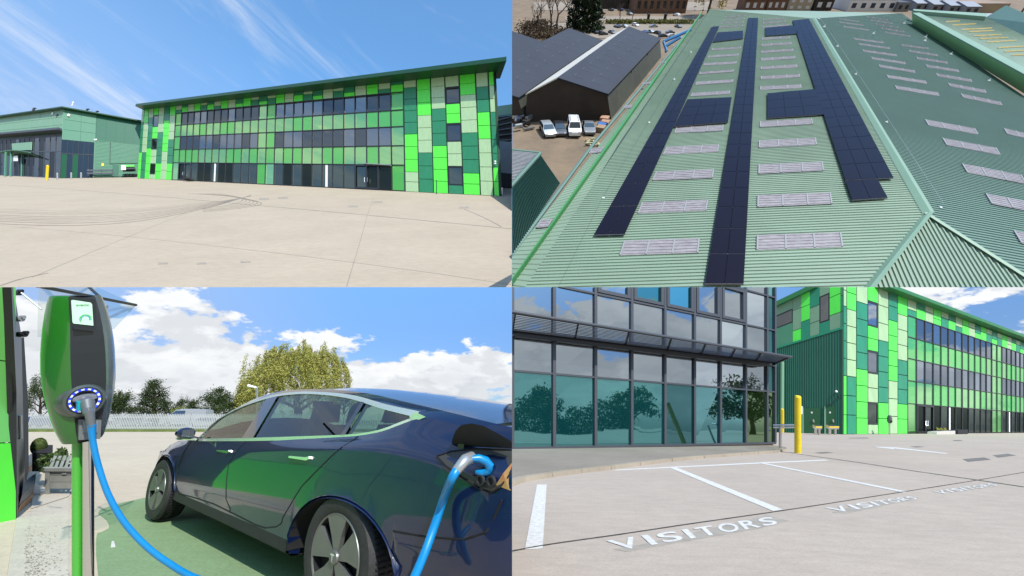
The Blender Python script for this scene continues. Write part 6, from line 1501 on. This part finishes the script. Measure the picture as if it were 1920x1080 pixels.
# wheels
TYRE = M('tyre rubber', (.018, .018, .019), .7, var=.25, vs=30, bump=.2, bs=60); RIM = M('grey alloy', (.17, .175, .165), .38, metal=.6, var=.05, vs=10); HOLE = M('wheel well dark', (.004, .004, .005), .9)
def wheel(xc, zc, r, rr_, side, steer=0.0, par=car, kx=1.14):
    y = side * .915; c = CP(xc, y, zc); X = CX * kx; Y = CY * side; Z = CZ
    X = (CX * math.cos(steer) + CY * math.sin(steer)) * kx; Y = (CY * math.cos(steer) - CX * math.sin(steer)) * side
    m = MB(); m.lathe([(rr_ * .99, -.006), (rr_ * 1.03, .004), (r * .82, .012), (r * .93, .004), (r * .985, -.022), (r, -.05), (r, -.19), (r * .97, -.22), (rr_, -.22)], c, Y, X, Z, 48); t = m.build('wheel', TYRE, par, smooth=True, clip='L')
    if t is None: return
    m = MB()
    for k in range(72):                                             # tread and shoulder grooves
        a = 2 * PI * k / 72; d = X * math.cos(a) + Z * math.sin(a); tn = (Z * math.cos(a) - X * math.sin(a))
        m.box(c + d * (r * .985) - Y * .055, (.010, .032, .0035), d, Y, tn.normalized())
        m.box(c + d * (r * 1.0) - Y * .13, (.004, .03, .003), d, Y, tn.normalized())
    tag(m.build('tread', HOLE, t, clip='L'), kind='stuff')
    m = MB(); m.lathe([(rr_, 0), (rr_ * .965, .005), (rr_ * .95, -.004), (rr_ * .93, -.05), (0, -.06)], c, Y, X, Z, 40); m.build('rim', HOLE, t, smooth=True, clip='L')
    m = MB(); m.lathe([(rr_ * 1.01, -.002), (rr_ * .99, .007), (rr_ * .955, .005), (rr_ * .95, -.01)], c, Y, X, Z, 40); m.build('rim_lip', RIM, t, smooth=True, clip='L')
    for k in range(5):                                              # five broad flat blades with slots between
        a = 2 * PI * k / 5 + .35; pts_ = []
        for q_, da_ in ((.16, -.62), (.45, -.52), (.955, -.50), (.955, -.28), (.955, -.05), (.955, .20), (.955, .34), (.50, .30), (.16, .62)):
            pts_.append((q_, a + da_))
        low = [c + (X * math.cos(b) + Z * math.sin(b)) * rr_ * q_ - Y * (.016 + .012 * (1 - q_)) * .0 - Y * .03 for q_, b in pts_]; top_ = [p + Y * (.034 if 1 < i_ < 7 else .028) for i_, p in enumerate(low)]
        m = MB(); m.prism(low, top_); m.build('spoke', RIM, t, clip='L')
    m = MB(); m.lathe([(0, .012), (rr_ * .15, .011), (rr_ * .17, .004), (rr_ * .17, -.01)], c, Y, X, Z, 20); hb = m.build('hub_cap', RIM, t, smooth=True, clip='L')
    if hb and side > 0:
        m = MB()                                                     # the maker's mark: a T with a curved head
        q_ = lambda x, z: c + Y * .0135 + (X.normalized() * -x + Z * z) * rr_ * .1
        m.prism([q_(-.95, .75), q_(-.4, .9), q_(.4, .9), q_(.95, .75), q_(.8, .45), q_(.28, .55), q_(0, -1), q_(-.28, .55), q_(-.8, .45)], [p + Y * .002 for p in [q_(-.95, .75), q_(-.4, .9), q_(.4, .9), q_(.95, .75), q_(.8, .45), q_(.28, .55), q_(0, -1), q_(-.28, .55), q_(-.8, .45)]]); m.build('emblem', CHR, hb)
    return t
wheel(-.03, .335, .338, .232, 1); wheel(2.87, .345, .322, .215, 1, .10, kx=.98); wheel(2.86, .335, .338, .232, -1); wheel(-.03, .335, .338, .232, -1)
# dark wheel wells and underside
m = MB(); m.box(CP(1.35, 0, .42), (1.35 * CL_, .70, .17), CX, CY, CZ); m.build('floor_pan', HOLE, car, clip='L')
m = MB(); m.box(CP(3.15, 0, .5), (.38 * CL_, .55, .22), CX, CY, CZ); m.box(CP(-.6, 0, .55), (.3 * CL_, .6, .25), CX, CY, CZ); m.box(CP(1.4, 0, .6), (1.7 * CL_, .64, .05), CX, CY, CZ); m.build('inner_shell', HOLE, car, clip='L')
for xc, zc, a, b in ((-.03, .31, .445, .335), (2.815, .36, .42, .345)):
    for sg in (1, -1):
        m = MB(); rows = []
        for k in range(17):
            t = -.12 + (PI + .24) * k / 16; h = smooth_tab(HALF, xc + a * math.cos(t))[0]; rows.append([CP(xc + a * math.cos(t), sg * (h - .008), zc + b * math.sin(t)), CP(xc + a * math.cos(t) * .98, sg * .55, zc + b * math.sin(t) * .98)])
        m.grid(rows); m.build('wheel_well', HOLE, car, smooth=True, clip='L')
# cabin
CAB = M('black cabin trim', (.015, .016, .016), .6)
for x, y in ((1.02, .38), (1.02, -.38), (.12, .42), (.12, -.1), (.12, -.55)):
    m = MB(); w = .23 if x > 1 else .24; m.prism([CP(x - .12, y - w, .66), CP(x + .04, y - w, .66), CP(x - .06, y - w * .8, 1.06), CP(x - .16, y - w * .8, 1.06)], [CP(x - .12, y + w, .66), CP(x + .04, y + w, .66), CP(x - .06, y + w * .8, 1.06), CP(x - .16, y + w * .8, 1.06)]); st_ = m.build('seat_back', CAB, car, clip='L')
    if st_ is None: continue
    m = MB(); m.prism([CP(x - .10, y - .12, 1.08), CP(x - .02, y - .12, 1.08), CP(x - .05, y - .10, 1.24), CP(x - .12, y - .10, 1.24)], [CP(x - .10, y + .12, 1.08), CP(x - .02, y + .12, 1.08), CP(x - .05, y + .10, 1.24), CP(x - .12, y + .10, 1.24)]); m.build('headrest', CAB, st_, clip='L')
m = MB(); m.box(CP(2.05, 0, .86), (.16 * CL_, .72, .06), CX, CY, CZ); m.build('dashboard', CAB, car); m = MB(); m.lathe([(.155, -.012), (.18, -.012), (.18, .012), (.155, .012), (.155, -.012)], CP(1.72, .38, .92), (CX + CZ * .5).normalized(), CY, (CZ - CX * .5).normalized(), 20); m.build('steering_wheel', CAB, car)
m = MB(); m.box(CP(1.52, .02, 1.27), (.015, .11, .03), CX, CY, CZ); m.build('rear_view_mirror', CAB, car)
# charge port, open flap and rear lamp
PORT = M('port plastic', (.035, .035, .03), .35)
def on_side(pts, o0, o1): return [CP(x, side_y(x, z) + o0, z) for x, z in pts], [CP(x, side_y(x, z) + o1, z) for x, z in pts]
pp = [(-.645, .925), (-.70, .95), (-.80, .965), (-.90, .968), (-.985, .965), (-.975, .885), (-.945, .81), (-.91, .785), (-.86, .80), (-.78, .84), (-.70, .885)]
m = MB(); m.prism(*on_side(pp, -.03, .006)); prt = m.build('charge_port', PORT, car, clip='L')
m = MB(); lp = on_side(pp, .006, .007)[1]; m.tube(lp + [lp[0]], .0045, 6); m.build('port_edge', GAP, prt, clip='L')
for dx in (-.005, -.055):
    m = MB(); x_ = -.865 + dx; m.lathe([(.026, 0), (.024, .012), (.016, .012), (.015, .002), (0, .002)], CP(x_, side_y(-.86, .84) + .008, .835), CY, CX, CZ, 18); m.build('port_socket', BLACK, prt, clip='L')
fl_ = [(-.672, .972), (-.70, 1.0), (-.75, 1.04), (-.80, 1.066), (-.86, 1.074), (-.91, 1.062), (-.95, 1.03), (-.985, 1.0), (-.99, .975)]
yb = side_y(-.8, .99) + .012; m = MB(); m.prism([CP(x, yb + (z - .97) * 1.1, z) for x, z in fl_], [CP(x, yb + .018 + (z - .97) * 1.1, z + .012) for x, z in fl_]); m.build('port_flap', BLACK, car, clip='L')
m = MB(); m.box(CP(-.725, yb + .004, .935), (.022, .02, .05), CX, CY, CZ); m.build('flap_hinge', PORT, car)
LMP = M('rear lamp amber', (.30, .07, .015), .15, var=.5, vs=16, coat=1.0, col2=(.22, .18, .05))
lamp_ = [(-.93, .82), (-.955, .87), (-.965, .93), (-1.03, .95), (-1.03, .80), (-.97, .80)]
m = MB(); m.prism(*on_side(lamp_, -.02, .008)); m.build('rear_lamp', LMP, car, clip='L')
# ---- what lies beyond: planters, fence, parked vehicles, trees
WOOD = M('grey painted timber', (.22, .23, .21), .75, var=.12, vs=8)
def box_px(u0, u1, v0, v1, d0, d1, name, mat, par):                 # upright board between two depths, facing the viewer
    a = [at(u0, v0, d0), at(u1, v0, d0), at(u1, v1, d0), at(u0, v1, d0)]; b = [p + (CAMF + CAMX * -.9).normalized() * (d1 - d0) for p in a]
    m = MB(); m.prism(a, b); return m.build(name, mat, par)
pdp = G3.hit(110, 928).dot(CAMF)
pln = thing('planter_box', 'grey slatted timber planter with trailing green plants', 'planter', G3.hit(110, 928))
for k in range(3): box_px(89, 150, 925 - 9 - k * 12.5, 925 - 20.5 - k * 12.5, pdp, pdp + .03, 'slat', WOOD, pln)
for u in (84, 148): box_px(u, u + 9, 929, 879, pdp - .02, pdp + .07, 'leg', WOOD, pln)
box_px(80, 150, 884, 878, pdp - .03, pdp + .04, 'rim', WOOD, pln)
back = (CAMF + CAMX * -.9).normalized()
for k in range(6):
    a0, a1 = at(91 + k * 9.5, 879, pdp), at(97 + k * 9.5, 879, pdp); m = MB(); m.hexa([a0, a1, a1 + back * .62, a0 + back * .62] + [p + CZ * .02 for p in (a0, a1, a1 + back * .62, a0 + back * .62)]); m.build('top_slat', WOOD, pln)
a0, a1 = at(86, 925, pdp), at(86, 880, pdp)
for k in range(3):
    f0, f1 = .1 + .3 * k, .37 + .3 * k; m = MB(); m.hexa([a0.lerp(a1, f0), a0.lerp(a1, f0) + back * .62, a0.lerp(a1, f1) + back * .62, a0.lerp(a1, f1)] + [p + CAMX * .02 for p in (a0.lerp(a1, f0), a0.lerp(a1, f0) + back * .62, a0.lerp(a1, f1) + back * .62, a0.lerp(a1, f1))]); m.build('slat', WOOD, pln)
m = MB(); m.lathe([(0, .004), (.035, .004), (.037, 0)], at(120, 888, pdp - .012), -CAMF, CAMX, CAMV * .45, 14); m.build('badge', GALV, pln)
L_HERB = leaf_mat('herb leaf', (.04, .075, .02), (.11, .17, .05)); L_BOX = leaf_mat('box leaf', (.03, .055, .012), (.10, .14, .03))
def bush(name, label, base, h, w, mat, n, ls, seed, shape='bush'):
    t = thing(name, label, 'shrub', (0, 0, 0), None, axes=(CAMX, CAMF, CAMV)); place(t, base, CAMX, CAMF, CAMV, 1.0); r = np.random.default_rng(seed)
    if shape == 'egg':
        d = r.normal(size=(n, 3)); d /= np.linalg.norm(d, axis=1)[:, None]; P = d * (r.uniform(.82, 1.0, (n, 1))) * np.array([.5, .5, .55]) + np.array([0, 0, .5])
    else: P = crown_pts('bush', r, n)
    add_mesh('foliage', leaf_mesh('foliage', P * np.array([w, w, h]), r.uniform(.6, 1.3, n) * ls, seed), mat, t)
    m = MB(); m.tube([(0, 0, -.05 * h), (0, 0, .5 * h)], w * .05, 6); m.build('stem', BARK, t, local=True); return t
k3 = pdp / F
bush('herb_plant', 'straggling green herb growing out of the slatted planter', at(104, 880, pdp + .2), 16 * k3, 38 * k3, L_HERB, 900, .035, 3)
bush('herb_plant', 'tall grey green herb behind the slatted planter', at(97, 872, pdp + .7), 38 * k3, 36 * k3, L_HERB, 900, .035, 4)
bush('topiary_shrub', 'small egg shaped box shrub in the black trough by the door', at(73, 852, pdp + 1.0), 34 * k3, 26 * k3, L_BOX, 1300, .03, 5, 'egg')
tg = thing('planter', 'black trough under the egg shaped shrub', 'planter', at(75, 880, pdp + .9)); box_px(60, 92, 884, 849, pdp + .8, pdp + 1.3, 'trough', BLACK, tg)
m = MB(); m.slab([(55, 900), (84, 920), (86, 926), (60, 930)], G3, .0, .02); m.build('drain_grate', GALV, yard3)
# palisade fence
fa_, fb_ = G3.hit(50, 808), G3.hit(800, 809)
fence = thing('palisade_fence', 'long galvanised palisade fence across the far side of the yard', 'fence', fa_)
PALE_M = M('galvanised pale', (.50, .51, .50), .5, metal=.35, var=.1, vs=2)
hF = 31 / F * fa_.dot(CAMF); nP = 250
dirf = (fb_ - fa_).normalized(); nf = dirf.cross(CZ)
m = MB(); upv = CZ
def pale(p, w, h):
    mm = MB(); a, b = p - dirf * w, p + dirf * w
    mm.prism([a, b, b + upv * h * .94, p + upv * h, a + upv * h * .94], [q_ + nf * .02 for q_ in (a, b, b + upv * h * .94, p + upv * h, a + upv * h * .94)]); return mm
proto = pale(fa_, .055, hF).build('pale', PALE_M, fence)
for i in range(1, 235):
    o = proto.copy(); COL.objects.link(o); o.parent = fence; o.location = (fb_ - fa_) * (i / 235); BASE[o.name] = BASE[proto.name]
for z in (.22, .8):
    m = MB(); m.box((fa_ + fb_) / 2 + CZ * hF * z - nf * .05, ((fb_ - fa_).length / 2, .025, .05), dirf, nf, CZ); m.build('rail', PALE_M, fence)
for i in range(18):
    m = MB(); m.box(fa_.lerp(fb_, i / 17) + CZ * hF * .5 - nf * .1, (.06, .04, hF * .52), dirf, nf, CZ); m.build('post', GALV, fence)
GRS = M('grass verge', (.10, .13, .03), .95, var=.3, vs=1.5)
fw = (CAMF - CZ * CAMF.z).normalized()
m = MB(); b0_, b1_ = G3.hit(-250, 810), G3.hit(955, 810); m.hexa([b0_ + fw * .5, b1_ + fw * .5, b1_ + fw * 24, b0_ + fw * 30] + [p + CZ * .22 for p in (b0_ + fw * .5, b1_ + fw * .5, b1_ + fw * 24, b0_ + fw * 30)]); structure(m.build('verge', GRS, clip='L'))
def stand(t, u, v, dep, yaw_, scale):
    r_ = ray(u, v); b = r_ * dep; b.z = -E3 + .2; X = Vector((math.cos(yaw_), math.sin(yaw_), 0)); place(t, b, X, CZ.cross(X), CZ, scale)
stand(simple_car('parked_van', 'silver minibus parked behind the palisade fence', 'van', 'van', P_SILV, (5.6, 2.0, 2.3), 'vehicles behind the fence'), 347, 803, 52, PI + .0, .95)
stand(simple_car('parked_car', 'silver car half hidden by the blue car, behind the fence', 'car', 'hatch', P_SILV, (4.2, 1.75, 1.45), 'vehicles behind the fence'), 384, 804, 50, PI + .1, .9)
stand(simple_car('parked_car', 'blue car behind the fence, left of the charger', 'car', 'hatch', P_BLUE, (4.2, 1.75, 1.45), 'vehicles behind the fence'), 84, 803, 56, .2, 1.0)
stand(simple_car('parked_car', 'grey car behind the fence between charger and conifer', 'car', 'saloon', P_GREY, (4.3, 1.75, 1.45), 'vehicles behind the fence'), 246, 803, 58, .1, .95)
L_DK = leaf_mat('dark leaf', (.018, .032, .010), (.075, .11, .030)); L_WIL = leaf_mat('willow leaf', (.20, .205, .04), (.50, .48, .13)); L_LIME = leaf_mat('lime leaf', (.12, .15, .015), (.30, .32, .04)); L_CO2 = leaf_mat('spruce leaf', (.014, .028, .010), (.075, .105, .03)); L_RED = leaf_mat('copper leaf', (.05, .025, .02), (.11, .06, .045))
def far_tree(name, label, u, vtop, vbase, wpx, kind, mat, n, seed, dep):
    b = at(u, vbase, dep); k = dep / F; return tree(name, label, 'tree', b, (vbase - vtop) * k, wpx * k, kind, mat, int(n * 2), max(.10, wpx * k * (.0088 if kind == 'weep' else .0145)), seed, CAMV)
far_tree('conifer', 'dark broad conifer behind the fence right of the charger', 289, 711, 802, 92, 'cone', L_CO2, 9000, 11, 66)
far_tree('oak_tree', 'dark rounded tree behind the minibus', 402, 724, 802, 92, 'round', L_DK, 6500, 12, 68)
far_tree('willow_tree', 'golden weeping willow rising above the car roof', 558, 656, 800, 182, 'weep', L_WIL, 34000, 13, 72)
far_tree('oak_tree', 'dark leafy tree half hidden by the right edge of the charger', 222, 722, 804, 60, 'round', L_DK, 4500, 14, 64)
far_tree('oak_tree', 'dark tree seen between the wall and the charger', 76, 690, 806, 62, 'round', L_DK, 5000, 15, 62)
far_tree('lime_bush', 'small yellow green bush right of the broad conifer', 338, 760, 804, 40, 'round', L_LIME, 2400, 16, 60)
far_tree('lime_bush', 'low yellow green bush before the rounded tree', 394, 772, 804, 30, 'bush', L_LIME, 1500, 17, 59)
far_tree('oak_tree', 'thin dark tree low between conifer and rounded tree', 344, 738, 802, 34, 'round', L_DK, 2200, 18, 72)
far_tree('copper_tree', 'low copper leaved tree at the right foot of the willow', 645, 716, 800, 60, 'round', L_RED, 2500, 19, 76)
far_tree('oak_tree', 'dark tree at the left foot of the willow', 462, 730, 802, 70, 'round', L_DK, 3500, 20, 75)
lp = thing('street_lamp', 'pale street lamp left of the willow', 'lamp', at(482, 800, 60)); m = MB(); m.tube([at(482, 800, 60), at(482, 726, 60)], .13, 8); m.build('pole', GALV, lp); m = MB(); m.tube([at(482, 727, 60), at(465, 723, 60)], [.10, .2], 8); m.build('lamp_head', WHITE, lp)
# ---- what is added behind the viewer and shows only in the glass and the paint
refl_wall = thing('clad_wall', 'added reflector wall of lime and green panels behind the viewer, mirrored in the car doors', 'wall', (-3, -3.2, -E3))  # unseen wall, added to give the car and charger green reflections
for i in range(9):
    for j in range(3):
        m = MB(); x0 = -8.6 + i * .92; m.box(Vector((x0 + .45, -3.4 - .1 * i, -E3 + .75 + 1.5 * j - .3)), (.445, .05, .74)); m.build('panel', (WALLP, LIME, WALLP, WALLP)[(i + j * 2) % 4], refl_wall)  # panels of the added reflector wall
r9 = random.Random(44)
mir = [(4, -34, 8, 9), (11, -38, 6.5, 8), (19, -33, 7.5, 9), (27, -36, 6, 8), (36, -32, 7, 9), (-6, -40, 7, 9), (46, -26, 8, 9), (56, -15, 8, 10), (64, 0, 9, 11)]
for i, (x, y, h, w) in enumerate(mir):
    tree('oak_tree', ('first', 'second', 'third', 'fourth', 'fifth', 'sixth', 'seventh', 'eighth', 'ninth')[i] + ' leafy tree behind the viewer, mirrored in the dark glass', 'tree', Vector((x, y, on4(x, y).z if x > 0 else -E3)), h, w, 'round', L_DK, 2600, .3, 60 + i, group='trees mirrored in the glass')
r = np.random.default_rng(9); n = 20000; hx = r.uniform(-12, 62, n); hy = -29 + .25 * np.maximum(0, hx - 20) + r.normal(size=n) * .7; hz = r.uniform(0, 1, n) * (4.0 + 1.0 * np.sin(hx * .5) + .7 * np.sin(hx * 1.3) + .4 * np.sin(hx * 3.1))
hz = hz + np.array([on4(max(0, a), b).z if a > 0 else -E3 for a, b in zip(hx, hy)])
me = leaf_mesh('hedge', np.stack([hx, hy, hz], 1), r.uniform(.16, .36, n), 4); me.materials.append(L_DK); o = bpy.data.objects.new('hedge', me); COL.objects.link(o); tag(o, 'tall dark hedge behind the viewer, mirrored in the teal glass', 'hedge', kind='stuff')
sh_ = thing('shed', 'long low shed behind the viewer, mirrored in the teal glass', 'shed', Vector((20, -44, on4(20, -44).z)))
m = MB(); m.box(Vector((20, -46, on4(20, -46).z + 1.5)), (34, 2, 1.5)); m.build('wall', P_GREY, sh_); m = MB(); m.box(Vector((20, -46, on4(20, -46).z + 3.2)), (34.5, 2.5, .25)); m.build('roof', NVY, sh_)
for i, (x, y) in enumerate(((12, -22), (24, -22))):
    z = on4(x, y).z; t = thing('street_lamp', ('double headed lamp post behind the viewer, left in the glass', 'double headed lamp post behind the viewer, right in the glass')[i], 'lamp', Vector((x, y, z)))
    m = MB(); m.tube([(x, y, z), (x, y, z + 8)], .08, 8); m.build('pole', FRAME, t)
    for sg in (-1, 1):
        m = MB(); m.tube([(x, y, z + 7.6), (x + sg * 1.2, y, z + 8), (x + sg * 1.7, y, z + 8)], [.05, .06, .2], 8); m.build('lamp_head', FRAME, t)
